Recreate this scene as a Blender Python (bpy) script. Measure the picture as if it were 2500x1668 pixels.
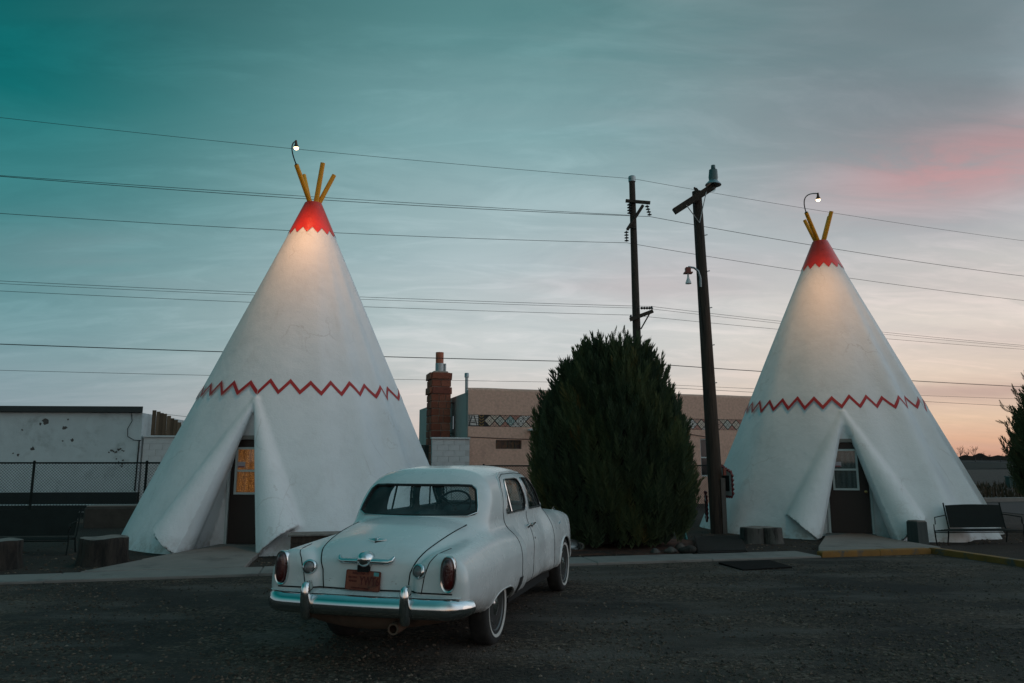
import bpy, bmesh, math, random
import numpy as np
from mathutils import Vector, Matrix

# ------------------------------------------------------------------ scene, camera, light
for o in list(bpy.data.objects): bpy.data.objects.remove(o)
SC = bpy.context.scene
COL = SC.collection
R = math.radians
PI = math.pi
random.seed(7)
rng = np.random.default_rng(7)

CAM_H = 1.63
cam_d = bpy.data.cameras.new('camera')
cam_d.sensor_width = 36.0
cam_d.lens = 26.0
cam_d.clip_start = 0.05
cam_d.clip_end = 6000
cam = bpy.data.objects.new('camera', cam_d)
cam.location = (0, 0, CAM_H)
cam.rotation_euler = (R(90 + 9.24), 0, 0)
COL.objects.link(cam)
SC.camera = cam
SC.view_settings.view_transform = 'Standard'
SC.view_settings.look = 'None'
SC.view_settings.exposure = 0
SC.view_settings.gamma = 1
SC.view_settings.use_curve_mapping = False
SC.render.engine = 'CYCLES'

SUN_AZ = R(95)     # the afterglow stands right of the view direction
SUN_EL = R(1.5)

def lin(r, g, b):
    f = lambda c: (c / 255 / 12.92) if c / 255 <= 0.04045 else ((c / 255 + 0.055) / 1.055) ** 2.4
    return (f(r), f(g), f(b), 1)

class NG:
    """small node-graph helper"""
    def __init__(s, tree): s.t = tree; s.n = tree.nodes; s.l = tree.links
    def new(s, kind, **kw):
        nd = s.n.new(kind)
        for k, v in kw.items(): setattr(nd, k, v)
        return nd
    def put(s, sock, v):
        if isinstance(v, bpy.types.NodeSocket): s.l.new(v, sock)
        else: sock.default_value = v
    def m(s, op, a, b=0.0, c=0.0, clamp=False):
        nd = s.new('ShaderNodeMath', operation=op, use_clamp=clamp)
        s.put(nd.inputs[0], a); s.put(nd.inputs[1], b)
        if len(nd.inputs) > 2: s.put(nd.inputs[2], c)
        return nd.outputs[0]
    def mr(s, v, a, b, c=0.0, d=1.0, smooth=True):
        nd = s.new('ShaderNodeMapRange', interpolation_type='SMOOTHSTEP' if smooth else 'LINEAR')
        s.put(nd.inputs[0], v)
        for i, q in enumerate((a, b, c, d)): nd.inputs[1 + i].default_value = q
        return nd.outputs[0]
    def mix(s, f, a, b, blend='MIX'):
        nd = s.new('ShaderNodeMix', data_type='RGBA', blend_type=blend)
        s.put(nd.inputs[0], f); s.put(nd.inputs[6], a); s.put(nd.inputs[7], b)
        return nd.outputs[2]
    def ramp(s, f, stops, interp='LINEAR'):
        nd = s.new('ShaderNodeValToRGB'); cr = nd.color_ramp; cr.interpolation = interp
        while len(cr.elements) > 1: cr.elements.remove(cr.elements[-1])
        cr.elements[0].position = stops[0][0]; cr.elements[0].color = stops[0][1]
        for p, c in stops[1:]:
            e = cr.elements.new(p); e.color = c
        s.put(nd.inputs[0], f)
        return nd.outputs[0]
    def noise(s, vec, scale, detail=4, rough=0.55, dist=0.0):
        nd = s.new('ShaderNodeTexNoise')
        if vec is not None: s.put(nd.inputs['Vector'], vec)
        nd.inputs['Scale'].default_value = scale; nd.inputs['Detail'].default_value = detail
        nd.inputs['Roughness'].default_value = rough; nd.inputs['Distortion'].default_value = dist
        return nd.outputs[0]
    def voro(s, vec, scale, feature='F1', out=0):
        nd = s.new('ShaderNodeTexVoronoi', feature=feature)
        s.put(nd.inputs['Vector'], vec); nd.inputs['Scale'].default_value = scale
        return nd.outputs[out]
    def mapping(s, vec, loc=(0, 0, 0), rot=(0, 0, 0), scale=(1, 1, 1)):
        nd = s.new('ShaderNodeMapping')
        s.put(nd.inputs[0], vec)
        nd.inputs[1].default_value = loc; nd.inputs[2].default_value = rot; nd.inputs[3].default_value = scale
        return nd.outputs[0]
    def bump(s, h, strength=0.3, dist=0.02, normal=None):
        nd = s.new('ShaderNodeBump'); nd.inputs['Strength'].default_value = strength
        nd.inputs['Distance'].default_value = dist; s.put(nd.inputs['Height'], h)
        if normal is not None: s.put(nd.inputs['Normal'], normal)
        return nd.outputs[0]

def make_world():
    w = bpy.data.worlds.new('World'); SC.world = w; w.use_nodes = True
    g = NG(w.node_tree)
    bg = w.node_tree.nodes['Background']
    tc = g.new('ShaderNodeTexCoord').outputs['Generated']
    sep = g.new('ShaderNodeSeparateXYZ'); g.put(sep.inputs[0], tc)
    x, y, z = sep.outputs
    zz = g.m('MAXIMUM', z, 0.0)
    h = g.m('MAXIMUM', g.m('SQRT', g.m('ADD', g.m('MULTIPLY', x, x), g.m('MULTIPLY', y, y))), 1e-3)
    c = g.m('DIVIDE', g.m('ADD', g.m('MULTIPLY', x, math.sin(SUN_AZ)), g.m('MULTIPLY', y, math.cos(SUN_AZ))), h)
    S = lambda *st: [(p, lin(*q)) for p, q in st]
    glow = g.ramp(zz, S((0, (226, 212, 210)), (.1, (236, 240, 246)), (.35, (228, 245, 255)), (.65, (180, 217, 238)), (1, (66, 130, 142))))
    left = g.ramp(zz, S((0, (150, 158, 166)), (.064, (142, 160, 168)), (.15, (118, 156, 162)), (.266, (70, 136, 140)),
                        (.40, (16, 110, 112)), (.54, (4, 84, 86)), (1, (66, 130, 142))))
    mid = g.ramp(zz, S((0, (212, 190, 178)), (.064, (220, 208, 200)), (.15, (208, 212, 211)), (.266, (180, 198, 202)),
                       (.42, (124, 166, 170)), (.56, (78, 130, 132)), (1, (66, 130, 142))))
    right = g.ramp(zz, S((0, (200, 148, 128)), (.025, (226, 180, 150)), (.05, (232, 200, 172)), (.09, (232, 210, 190)), (.16, (228, 217, 207)),
                         (.266, (184, 187, 189)), (.42, (128, 144, 150)), (.56, (88, 120, 125)), (1, (66, 130, 142))))
    col = g.mix(g.mr(c, -0.68, -0.12), left, mid)
    col = g.mix(g.mr(c, -0.08, 0.46), col, right)
    col = g.mix(g.mr(c, 0.47, 0.90), col, glow)
    # thin high clouds: streaks on a flat layer far up
    den = g.m('ADD', zz, 0.16)
    cx = g.m('DIVIDE', x, den); cy = g.m('DIVIDE', y, den)
    cv = g.new('ShaderNodeCombineXYZ'); g.put(cv.inputs[0], cx); g.put(cv.inputs[1], cy)
    v = g.mapping(cv.outputs[0], rot=(0, 0, R(-24)), scale=(.62, 2.1, 1))
    n1 = g.noise(v, 1.15, 5, .56, .6)
    n2 = g.noise(g.mapping(cv.outputs[0], loc=(3.1, 1.7, 0), rot=(0, 0, R(-20)), scale=(.35, 1.2, 1)), 1.4, 4, .5, .4)
    n4 = g.noise(g.mapping(cv.outputs[0], loc=(1.3, 4.2, 0), rot=(0, 0, R(-30)), scale=(.9, 2.4, 1)), 2.6, 7, .62, .8)
    n5 = g.noise(g.mapping(cv.outputs[0], loc=(6.3, 2.2, 0), rot=(0, 0, R(-12)), scale=(.5, 1.1, 1)), 3.4, 8, .66, 1.2)
    streak = g.mr(n1, .42, .78)
    broad = g.mr(n2, .36, .72)
    greyc = g.ramp(g.mr(c, -.68, .55, 0, 1, False), [(0, lin(30, 112, 114)), (.3, lin(120, 160, 164)), (.5, lin(158, 178, 182)), (.75, lin(186, 186, 190)), (.95, lin(168, 156, 164)), (1, lin(176, 150, 150))])
    greyf = g.m('MULTIPLY', g.m('MULTIPLY', g.m('ADD', streak, broad), .5), .42)
    lowfade = g.mr(zz, .02, .2, .35, 1)
    wisp = g.m('MULTIPLY', g.mr(n4, .44, .70), .52)
    mott = g.m('MULTIPLY', g.mr(n5, .42, .68), .22)
    col = g.mix(g.m('MULTIPLY', greyf, lowfade), col, greyc)
    lite = g.mix(1.0, col, (1.32, 1.24, 1.24, 1), 'MULTIPLY')
    col = g.mix(g.m('MULTIPLY', wisp, lowfade), col, lite)
    duller = g.mix(1.0, col, (.80, .84, .86, 1), 'MULTIPLY')
    col = g.mix(g.m('MULTIPLY', mott, 1.6), col, duller)
    # darker slate veil high in the right half, pink bank lit from below the horizon
    dot = lambda az, el: (math.sin(R(az)) * math.cos(R(el)), math.cos(R(az)) * math.cos(R(el)), math.sin(R(el)))
    def patch(az, el, sa, se):
        a = g.m('SUBTRACT', g.m('ARCTAN2', x, y), R(az)); e = g.m('SUBTRACT', g.m('ARCSINE', z), R(el))
        q = g.m('ADD', g.m('POWER', g.m('ABSOLUTE', g.m('DIVIDE', a, R(sa))), 2), g.m('POWER', g.m('ABSOLUTE', g.m('DIVIDE', e, R(se))), 2))
        return g.m('EXPONENT', g.m('MULTIPLY', q, -1))
    pk = g.m('MULTIPLY', patch(33.5, 19.3, 8.5, 2.3), g.mr(n4, .25, .55))
    col = g.mix(g.m('MULTIPLY', pk, .66), col, lin(220, 154, 154))
    pk2 = g.m('MULTIPLY', patch(10, 13.5, 10, 3.0), g.mr(n2, .34, .62))
    col = g.mix(g.m('MULTIPLY', pk2, .28), col, lin(214, 172, 172))
    pk3 = g.m('MULTIPLY', patch(-27, 13.5, 9, 2.4), g.mr(n2, .34, .62))
    col = g.mix(g.m('MULTIPLY', pk3, .38), col, lin(150, 160, 166))
    sl = g.m('MULTIPLY', patch(40, 27, 20, 7), g.mr(n2, .30, .58))
    col = g.mix(g.m('MULTIPLY', sl, .55), col, lin(92, 104, 110))
    lowbank = g.m('MULTIPLY', patch(34, 4.6, 10, 0.9), g.mr(n1, .30, .58))
    col = g.mix(g.m('MULTIPLY', lowbank, .55), col, lin(176, 142, 138))
    sky = g.new('ShaderNodeTexSky', sky_type='NISHITA', sun_disc=False)
    sky.sun_elevation = SUN_EL; sky.sun_rotation = SUN_AZ
    sky.altitude = 1500; sky.air_density = 1.0; sky.dust_density = 1.0; sky.ozone_density = 2.0
    neb = g.mix(1.0, sky.outputs[0], (0.05, 0.05, 0.05, 1), 'MULTIPLY')
    col = g.mix(.03, col, neb)
    g.put(bg.inputs[0], col); bg.inputs[1].default_value = SKY_STRENGTH
SKY_STRENGTH = 1.0
make_world()

sun_d = bpy.data.lights.new('sun', 'SUN'); sun_d.energy = 0.10; sun_d.angle = R(30); sun_d.color = (1, .66, .48)
sun = bpy.data.objects.new('sun', sun_d); COL.objects.link(sun)
sv = Vector((math.sin(SUN_AZ), math.cos(SUN_AZ), math.tan(R(5))))
sun.rotation_euler = sv.to_track_quat('Z', 'Y').to_euler()

# ------------------------------------------------------------------ object helpers
ROOTM = {}
def tag(o, label=None, cat=None, group=None, kind=None):
    if label: o['label'] = label
    if cat: o['category'] = cat
    if group: o['group'] = group
    if kind: o['kind'] = kind
    return o
def thing(name, label, cat, loc=(0, 0, 0), rz=0.0, group=None):
    o = bpy.data.objects.new(name, None); o.empty_display_size = .2
    COL.objects.link(o); o.location = loc; o.rotation_euler = (0, 0, rz)
    ROOTM[o.name] = Matrix.Translation(loc) @ Matrix.Rotation(rz, 4, 'Z')
    return tag(o, label, cat, group)
def link(name, me, mat, parent=None):
    o = bpy.data.objects.new(name, me); COL.objects.link(o)
    if mat is not None and not me.materials: me.materials.append(mat)
    if parent is not None:
        o.parent = parent
        ROOTM[o.name] = ROOTM.get(parent.name, Matrix())
    else: ROOTM[o.name] = Matrix()
    return o
def inst(name, me, parent, loc, rot=(0, 0, 0), scale=(1, 1, 1), world=True):
    """another object that shares mesh data; loc in world space unless world=False"""
    o = bpy.data.objects.new(name, me); COL.objects.link(o)
    M = Matrix.LocRotScale(Vector(loc), Matrix.Rotation(rot[2], 3, 'Z') @ Matrix.Rotation(rot[1], 3, 'Y') @ Matrix.Rotation(rot[0], 3, 'X'), Vector(scale))
    if parent is not None:
        o.parent = parent
        if world: M = ROOTM[parent.name].inverted() @ M
    o.matrix_local = M
    return o
def copy_tree(o, parent=None):
    c = o.copy(); COL.objects.link(c); c.parent = parent
    ROOTM[c.name] = ROOTM.get(parent.name, Matrix()) if parent else c.matrix_basis.copy()
    for ch in [k for k in bpy.data.objects if k.parent == o]: copy_tree(ch, c)
    return c

class MB:
    """collects shapes; build() links them as ONE mesh object"""
    def __init__(s): s.v = []; s.f = []; s.fm = []
    def add(s, vs, fs, mi=0):
        b = len(s.v); s.v += [tuple(p) for p in vs]
        s.f += [tuple(i + b for i in f) for f in fs]; s.fm += [mi] * len(fs); return s
    def box(s, c, d, rz=0.0, mi=0, rx=0.0, ry=0.0):
        hx, hy, hz = d[0] / 2, d[1] / 2, d[2] / 2
        M = Matrix.Rotation(rz, 3, 'Z') @ Matrix.Rotation(ry, 3, 'Y') @ Matrix.Rotation(rx, 3, 'X')
        vs = [Vector(c) + M @ Vector((sx * hx, sy * hy, sz * hz)) for sz in (-1, 1) for sx, sy in ((-1, -1), (1, -1), (1, 1), (-1, 1))]
        return s.add(vs, [(3, 2, 1, 0), (4, 5, 6, 7), (0, 1, 5, 4), (1, 2, 6, 5), (2, 3, 7, 6), (3, 0, 4, 7)], mi)
    def cbox(s, c, d, rz=0.0, b=0.01, mi=0):
        """box with chamfered edges on the top and the four uprights"""
        hx, hy, hz = d[0] / 2, d[1] / 2, d[2] / 2
        M = Matrix.Rotation(rz, 3, 'Z'); vs = []
        for z, k in ((-hz, 0), (hz - b, 0), (hz, b)):
            for x, y in ((-hx + b, -hy), (hx - b, -hy), (hx, -hy + b), (hx, hy - b), (hx - b, hy), (-hx + b, hy), (-hx, hy - b), (-hx, -hy + b)):
                vs.append(Vector(c) + M @ Vector((x * (1 - k / hx), y * (1 - k / hy), z)))
        fs = [tuple(range(7, -1, -1)), tuple(range(16, 24))]
        for r in (0, 8):
            for i in range(8): fs.append((r + i, r + (i + 1) % 8, r + 8 + (i + 1) % 8, r + 8 + i))
        return s.add(vs, fs, mi)
    def tube(s, pts, rad, n=8, mi=0, cap=True, flat=1.0):
        pts = [Vector(p) for p in pts]
        rs = rad if isinstance(rad, (list, tuple)) else [rad] * len(pts)
        ref = None; vs = []
        for i, p in enumerate(pts):
            t = (pts[min(i + 1, len(pts) - 1)] - pts[max(i - 1, 0)]).normalized()
            if ref is None:
                ref = Vector((0, 0, 1)) if abs(t.z) < .9 else Vector((1, 0, 0))
            u = (ref - t * ref.dot(t)).normalized(); w = t.cross(u); ref = u
            for k in range(n):
                a = 2 * PI * k / n
                vs.append(p + (u * math.cos(a) * flat + w * math.sin(a)) * rs[i])
        fs = []
        for i in range(len(pts) - 1):
            for k in range(n):
                fs.append((i * n + k, i * n + (k + 1) % n, (i + 1) * n + (k + 1) % n, (i + 1) * n + k))
        if cap:
            fs.append(tuple(range(n - 1, -1, -1))); fs.append(tuple((len(pts) - 1) * n + k for k in range(n)))
        return s.add(vs, fs, mi)
    def ring(s, pts, rad, n=6, mi=0):
        """closed tube"""
        pts = [Vector(p) for p in pts]; N = len(pts); vs = []
        c = sum(pts, Vector()) / N
        for i, p in enumerate(pts):
            t = (pts[(i + 1) % N] - pts[i - 1]).normalized()
            o = (p - c); o = (o - t * o.dot(t)).normalized(); w = t.cross(o)
            for k in range(n):
                a = 2 * PI * k / n
                vs.append(p + (o * math.cos(a) + w * math.sin(a)) * rad)
        fs = [(i * n + k, i * n + (k + 1) % n, ((i + 1) % N) * n + (k + 1) % n, ((i + 1) % N) * n + k) for i in range(N) for k in range(n)]
        return s.add(vs, fs, mi)
    def lathe(s, prof, c=(0, 0, 0), axis=(0, 0, 1), n=24, mi=0, cap=True):
        """prof: (radius, height along axis)"""
        ax = Vector(axis).normalized(); u = ax.orthogonal().normalized(); w = ax.cross(u); c = Vector(c); vs = []
        for r, h in prof:
            for k in range(n):
                a = 2 * PI * k / n
                vs.append(c + ax * h + (u * math.cos(a) + w * math.sin(a)) * r)
        fs = [(i * n + k, i * n + (k + 1) % n, (i + 1) * n + (k + 1) % n, (i + 1) * n + k) for i in range(len(prof) - 1) for k in range(n)]
        if cap and prof[0][0] > 1e-5: fs.append(tuple(range(n - 1, -1, -1)))
        if cap and prof[-1][0] > 1e-5: fs.append(tuple((len(prof) - 1) * n + k for k in range(n)))
        return s.add(vs, fs, mi)
    def prism(s, poly, z0, z1, mi=0):
        n = len(poly); vs = [(p[0], p[1], z0) for p in poly] + [(p[0], p[1], z1) for p in poly]
        fs = [tuple(range(n - 1, -1, -1)), tuple(range(n, 2 * n))] + [(i, (i + 1) % n, n + (i + 1) % n, n + i) for i in range(n)]
        return s.add(vs, fs, mi)
    def grid(s, fn, nu, nv, mi=0, closeu=False):
        vs = [fn(i / nu, j / nv) for j in range(nv + 1) for i in range(nu + 1)]
        fs = [(j * (nu + 1) + i, j * (nu + 1) + i + 1, (j + 1) * (nu + 1) + i + 1, (j + 1) * (nu + 1) + i) for j in range(nv) for i in range(nu)]
        return s.add(vs, fs, mi)
    def mesh(s, name):
        me = bpy.data.meshes.new(name); me.from_pydata(s.v, [], s.f)
        return me
    def build(s, name, mat, parent=None, smooth=False, local=False, fixn=True):
        vs = s.v
        if parent is not None and not local:
            M = ROOTM[parent.name].inverted(); vs = [tuple(M @ Vector(p)) for p in vs]
        me = bpy.data.meshes.new(name); me.from_pydata(vs, [], s.f)
        mats = mat if isinstance(mat, (list, tuple)) else [mat]
        for m_ in mats: me.materials.append(m_)
        if len(mats) > 1: me.polygons.foreach_set('material_index', s.fm)
        if fixn:
            bm = bmesh.new(); bm.from_mesh(me); bmesh.ops.recalc_face_normals(bm, faces=bm.faces); bm.to_mesh(me); bm.free()
        if smooth:
            me.shade_smooth()
            if smooth != True: me.set_sharp_from_angle(angle=R(smooth))
        o = bpy.data.objects.new(name, me); COL.objects.link(o)
        if parent is not None: o.parent = parent; ROOTM[o.name] = ROOTM[parent.name]
        else: ROOTM[o.name] = Matrix()
        return o

def np_mesh(name, V, Fq, mat, parent=None, smooth=True, normals=None, local=False):
    V = np.asarray(V, dtype=np.float64)
    if parent is not None and not local:
        M = np.array(ROOTM[parent.name].inverted()); V = V @ M[:3, :3].T + M[:3, 3]
        if normals is not None: normals = normals @ M[:3, :3].T
    k = Fq.shape[1]
    me = bpy.data.meshes.new(name)
    me.vertices.add(len(V)); me.vertices.foreach_set('co', V.astype(np.float32).ravel())
    me.loops.add(Fq.size); me.loops.foreach_set('vertex_index', Fq.astype(np.int32).ravel())
    me.polygons.add(len(Fq)); me.polygons.foreach_set('loop_start', np.arange(0, Fq.size, k, dtype=np.int32))
    me.polygons.foreach_set('use_smooth', np.full(len(Fq), bool(smooth)))
    me.update(calc_edges=True); me.validate()
    if normals is not None: me.normals_split_custom_set_from_vertices([tuple(n) for n in normals])
    for m_ in (mat if isinstance(mat, (list, tuple)) else [mat]): me.materials.append(m_)
    o = bpy.data.objects.new(name, me); COL.objects.link(o)
    if parent is not None: o.parent = parent; ROOTM[o.name] = ROOTM[parent.name]
    return o

# ------------------------------------------------------------------ implicit surfaces -> meshes
def smin(a, b, k):
    h = np.clip(.5 + .5 * (b - a) / k, 0, 1); return b * (1 - h) + a * h - k * h * (1 - h)
def smax(a, b, k): return -smin(-a, -b, k)
def table(xs, ys):
    """smooth curve through points (monotone-ish cubic), returned as a fast lookup"""
    xs = np.array(xs, float); ys = np.array(ys, float); d = np.diff(ys) / np.diff(xs)
    m = np.zeros_like(ys); m[0] = d[0]; m[-1] = d[-1]
    for i in range(1, len(xs) - 1): m[i] = 0 if d[i - 1] * d[i] <= 0 else 2 * d[i - 1] * d[i] / (d[i - 1] + d[i])
    X = np.linspace(xs[0], xs[-1], 1500); i = np.clip(np.searchsorted(xs, X, 'right') - 1, 0, len(xs) - 2)
    h = xs[i + 1] - xs[i]; t = (X - xs[i]) / h
    Y = (2*t**3 - 3*t**2 + 1) * ys[i] + (t**3 - 2*t**2 + t) * h * m[i] + (-2*t**3 + 3*t**2) * ys[i + 1] + (t**3 - t**2) * h * m[i + 1]
    return lambda q: np.interp(q, X, Y)
def gradient(f, V, e=.004):
    g = np.empty_like(V)
    for a in range(3):
        P = V.copy(); P[:, a] += e; Q = V.copy(); Q[:, a] -= e
        g[:, a] = (f(P[:, 0], P[:, 1], P[:, 2]) - f(Q[:, 0], Q[:, 1], Q[:, 2])) / (2 * e)
    return g
def surface_nets(f, lo, hi, h, snap=2, eps=.004):
    ax = [np.arange(lo[i], hi[i] + h, h) for i in range(3)]
    X, Y, Z = np.meshgrid(*[a.astype(np.float32) for a in ax], indexing='ij', sparse=True)
    D = np.broadcast_to(f(X, Y, Z), tuple(len(a) for a in ax)).astype(np.float32)
    I = D < 0
    n = D.shape
    cnt = np.zeros((n[0] - 1, n[1] - 1, n[2] - 1), np.int8)
    corners = [(a, b, c) for a in (0, 1) for b in (0, 1) for c in (0, 1)]
    for a, b, c in corners: cnt += I[a:n[0] - 1 + a, b:n[1] - 1 + b, c:n[2] - 1 + c]
    act = np.argwhere((cnt > 0) & (cnt < 8))
    vid = np.full(cnt.shape, -1, np.int32); vid[act[:, 0], act[:, 1], act[:, 2]] = np.arange(len(act))
    cv = np.stack([D[act[:, 0] + a, act[:, 1] + b, act[:, 2] + c] for a, b, c in corners], 1)
    acc = np.zeros((len(act), 3)); num = np.zeros(len(act))
    for i, p in enumerate(corners):
        for j, q in enumerate(corners):
            if j > i and sum(abs(p[k] - q[k]) for k in range(3)) == 1:
                va, vb = cv[:, i], cv[:, j]; mk = (va < 0) != (vb < 0)
                t = np.where(mk, va / np.where(mk, va - vb, 1), 0)
                pos = np.array(p) + t[:, None] * (np.array(q) - np.array(p))
                acc += pos * mk[:, None]; num += mk
    V = (act + acc / num[:, None]) * h + np.array([a[0] for a in ax])
    quads = []
    for axis in range(3):
        sl0 = [slice(None)] * 3; sl1 = [slice(None)] * 3
        sl0[axis] = slice(0, -1); sl1[axis] = slice(1, None)
        s0, s1 = I[tuple(sl0)], I[tuple(sl1)]
        e = np.argwhere(s0 != s1)
        u, w = [(1, 2), (2, 0), (0, 1)][axis]
        ok = (e[:, u] > 0) & (e[:, w] > 0) & (e[:, u] < n[u] - 1) & (e[:, w] < n[w] - 1); e = e[ok]
        flip = s0[e[:, 0], e[:, 1], e[:, 2]]
        def cell(du, dw):
            q = e.copy(); q[:, u] += du; q[:, w] += dw; return vid[q[:, 0], q[:, 1], q[:, 2]]
        Q = np.stack([cell(-1, -1), cell(0, -1), cell(0, 0), cell(-1, 0)], 1)
        Q[~flip] = Q[~flip][:, ::-1]
        quads.append(Q)
    Q = np.concatenate(quads)
    for _ in range(snap):
        d = f(V[:, 0], V[:, 1], V[:, 2]); g = gradient(f, V, eps); gl = (g**2).sum(1) + 1e-9
        st = -(d / gl)[:, None] * g; ln = np.linalg.norm(st, axis=1); st *= np.minimum(1, .5 * h / np.maximum(ln, 1e-9))[:, None]
        V = V + st
    g = gradient(f, V, eps); N = g / np.maximum(np.linalg.norm(g, axis=1), 1e-9)[:, None]
    return V, Q, N

# ------------------------------------------------------------------ materials
MAT = {}
def mat(name, col, rough=.8, metal=0.0, var=.12, vscale=3.0, bump=0.0, bscale=60.0, bdist=.01, spec=.5, coat=0.0, emis=None, estr=0.0,
        dark=None, dscale=1.0, dlo=.55, dhi=.7, damt=1.0, trans=0.0, ior=1.45, stretch=(1, 1, 1)):
    """procedural surface: mottled base colour, optional stains, optional relief"""
    m = bpy.data.materials.new(name); m.use_nodes = True; g = NG(m.node_tree); b = m.node_tree.nodes['Principled BSDF']
    tc = g.new('ShaderNodeTexCoord').outputs['Object']
    v = g.mapping(tc, scale=stretch)
    c4 = (*col[:3], 1)
    n = g.noise(v, vscale, 6, .62)
    k = g.mr(n, .25, .75, 1 - var, 1 + var, False)
    cc = g.mix(1.0, c4, (1, 1, 1, 1), 'MULTIPLY')
    cm = g.new('ShaderNodeCombineColor'); [g.put(cm.inputs[i], k) for i in range(3)]
    cc = g.mix(1.0, cc, cm.outputs[0], 'MULTIPLY')
    if dark is not None:
        dn = g.mr(g.noise(v, dscale, 7, .66, .3), dlo, dhi)
        cc = g.mix(g.m('MULTIPLY', dn, damt), cc, (*dark[:3], 1))
    g.put(b.inputs['Base Color'], cc)
    g.put(b.inputs['Roughness'], g.mr(n, .2, .8, max(0, rough - .08), min(1, rough + .08), False))
    b.inputs['Metallic'].default_value = metal
    b.inputs['Specular IOR Level'].default_value = spec
    b.inputs['Coat Weight'].default_value = coat; b.inputs['Coat Roughness'].default_value = .12
    b.inputs['Transmission Weight'].default_value = trans; b.inputs['IOR'].default_value = ior
    if emis: b.inputs['Emission Color'].default_value = (*emis[:3], 1); b.inputs['Emission Strength'].default_value = estr
    if bump: g.put(b.inputs['Normal'], g.bump(g.noise(v, bscale, 5, .6), bump, bdist))
    MAT[name] = m
    return m

# ---- shared materials
def stucco_white():
    m = mat('white_stucco', (.74, .75, .75), .72, var=.05, vscale=1.3, spec=.35)
    g = NG(m.node_tree); b = m.node_tree.nodes['Principled BSDF']
    tc = g.new('ShaderNodeTexCoord').outputs['Object']
    n = g.noise(tc, 1.1, 7, .65)
    base = g.ramp(n, [(.2, (.65, .68, .69, 1)), (.5, (.73, .765, .78, 1)), (.8, (.78, .81, .82, 1))])
    # hairline cracks that were patched: a sparse net broken by a mask
    w = g.mapping(tc, scale=(1, 1, .8))
    nz = g.noise(tc, 2.2, 4, .6)
    dv = g.new('ShaderNodeVectorMath', operation='ADD'); g.put(dv.inputs[0], w)
    cx = g.new('ShaderNodeCombineXYZ'); [g.put(cx.inputs[i], g.m('MULTIPLY', nz, .55 if i != 1 else -.4)) for i in range(3)]
    g.put(dv.inputs[1], cx.outputs[0])
    ed = g.voro(dv.outputs[0], 1.25, 'DISTANCE_TO_EDGE')
    crack = g.m('MULTIPLY', g.mr(ed, .004, .02, 1, 0), g.mr(g.noise(tc, .75, 3, .5), .54, .64))
    base = g.mix(g.m('MULTIPLY', crack, .30), base, (.42, .40, .38, 1))
    speck = g.mr(g.noise(tc, 24, 3, .7), .70, .78)
    base = g.mix(g.m('MULTIPLY', speck, .35), base, (.40, .39, .36, 1))
    sep = g.new('ShaderNodeSeparateXYZ'); g.put(sep.inputs[0], tc)
    splash = g.m('MULTIPLY', g.mr(sep.outputs[2], .02, .38, 1, 0), g.mr(g.noise(tc, 5, 6, .7), .40, .66))
    base = g.mix(g.m('MULTIPLY', splash, .6), base, (.34, .30, .25, 1))
    streak = g.mr(g.noise(g.mapping(tc, scale=(3.2, 3.2, .22)), 1.4, 6, .6), .52, .76)
    base = g.mix(g.m('MULTIPLY', streak, .22), base, (.52, .51, .49, 1))
    g.put(b.inputs['Base Color'], base)
    hb = g.m('ADD', g.m('MULTIPLY', g.noise(tc, 34, 5, .65), .5), g.m('MULTIPLY', g.noise(tc, 4.2, 3, .5), 1.3))
    g.put(b.inputs['Normal'], g.bump(hb, .42, .03))
    b.inputs['Roughness'].default_value = .68
    return m
M_STUC = stucco_white()
M_RED = mat('red_paint', (.70, .026, .008), .32, var=.16, vscale=7, bump=.30, bscale=38, bdist=.02, spec=.8, dark=(.55, .20, .12), dscale=9, dlo=.70, dhi=.78, damt=.6)
M_ZIG = mat('red_stripe_paint', (.40, .020, .020), .5, var=.18, vscale=9, bump=.3, bscale=40)
M_YEL = mat('yellow_pole_paint', (.88, .36, .012), .45, var=.14, vscale=6, bump=.12, bscale=30, dark=(.34, .13, .03), dscale=5, dlo=.66, dhi=.80, stretch=(1, 1, .25))
M_DOOR = mat('dark_brown_door', (.022, .013, .010), .55, var=.3, vscale=4, bump=.15, bscale=25, dark=(.06, .04, .03), dscale=9, dlo=.66, dhi=.74, stretch=(1, 1, .2))
M_TRIM = mat('pale_trim_paint', (.42, .49, .49), .5, var=.1, vscale=9, bump=.1, bscale=40)
M_LINT = mat('grey_lintel', (.20, .19, .175), .8, var=.2, vscale=6, bump=.2)
M_DKMETAL = mat('dark_green_metal', (.010, .015, .014), .75, metal=.0, spec=.2, var=.3, vscale=6, bump=.08, bscale=50)
M_BLACK = mat('black_metal', (.010, .010, .010), .5, metal=.4, var=.2)
M_WIRE = mat('wire_black', (.012, .012, .013), .6, var=.1)
M_GALV = mat('galvanised_metal', (.30, .34, .35), .42, metal=.75, var=.18, vscale=9, bump=.08, bscale=40)
M_WOODP = mat('weathered_pole_wood', (.050, .036, .027), .88, var=.45, vscale=5, bump=.7, bscale=22, bdist=.02, stretch=(7, 7, .35), dark=(.012, .010, .009), dscale=3, dlo=.5, dhi=.7)
M_STUMPB = mat('stump_bark', (.032, .026, .021), .92, var=.4, vscale=6, bump=.8, bscale=14, bdist=.03, stretch=(2.2, 2.2, .5), dark=(.009, .008, .007), dscale=3.5, dlo=.45, dhi=.65)
M_STUMPT = mat('stump_top', (.17, .155, .14), .9, var=.35, vscale=7, bump=.5, bscale=24, dark=(.045, .04, .035), dscale=4, dlo=.52, dhi=.68)
M_CONC = mat('sidewalk_concrete', (.20, .183, .168), .88, var=.16, vscale=2.6, bump=.35, bscale=55, bdist=.008, dark=(.09, .082, .076), dscale=1.4, dlo=.50, dhi=.74, damt=.7)
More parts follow.
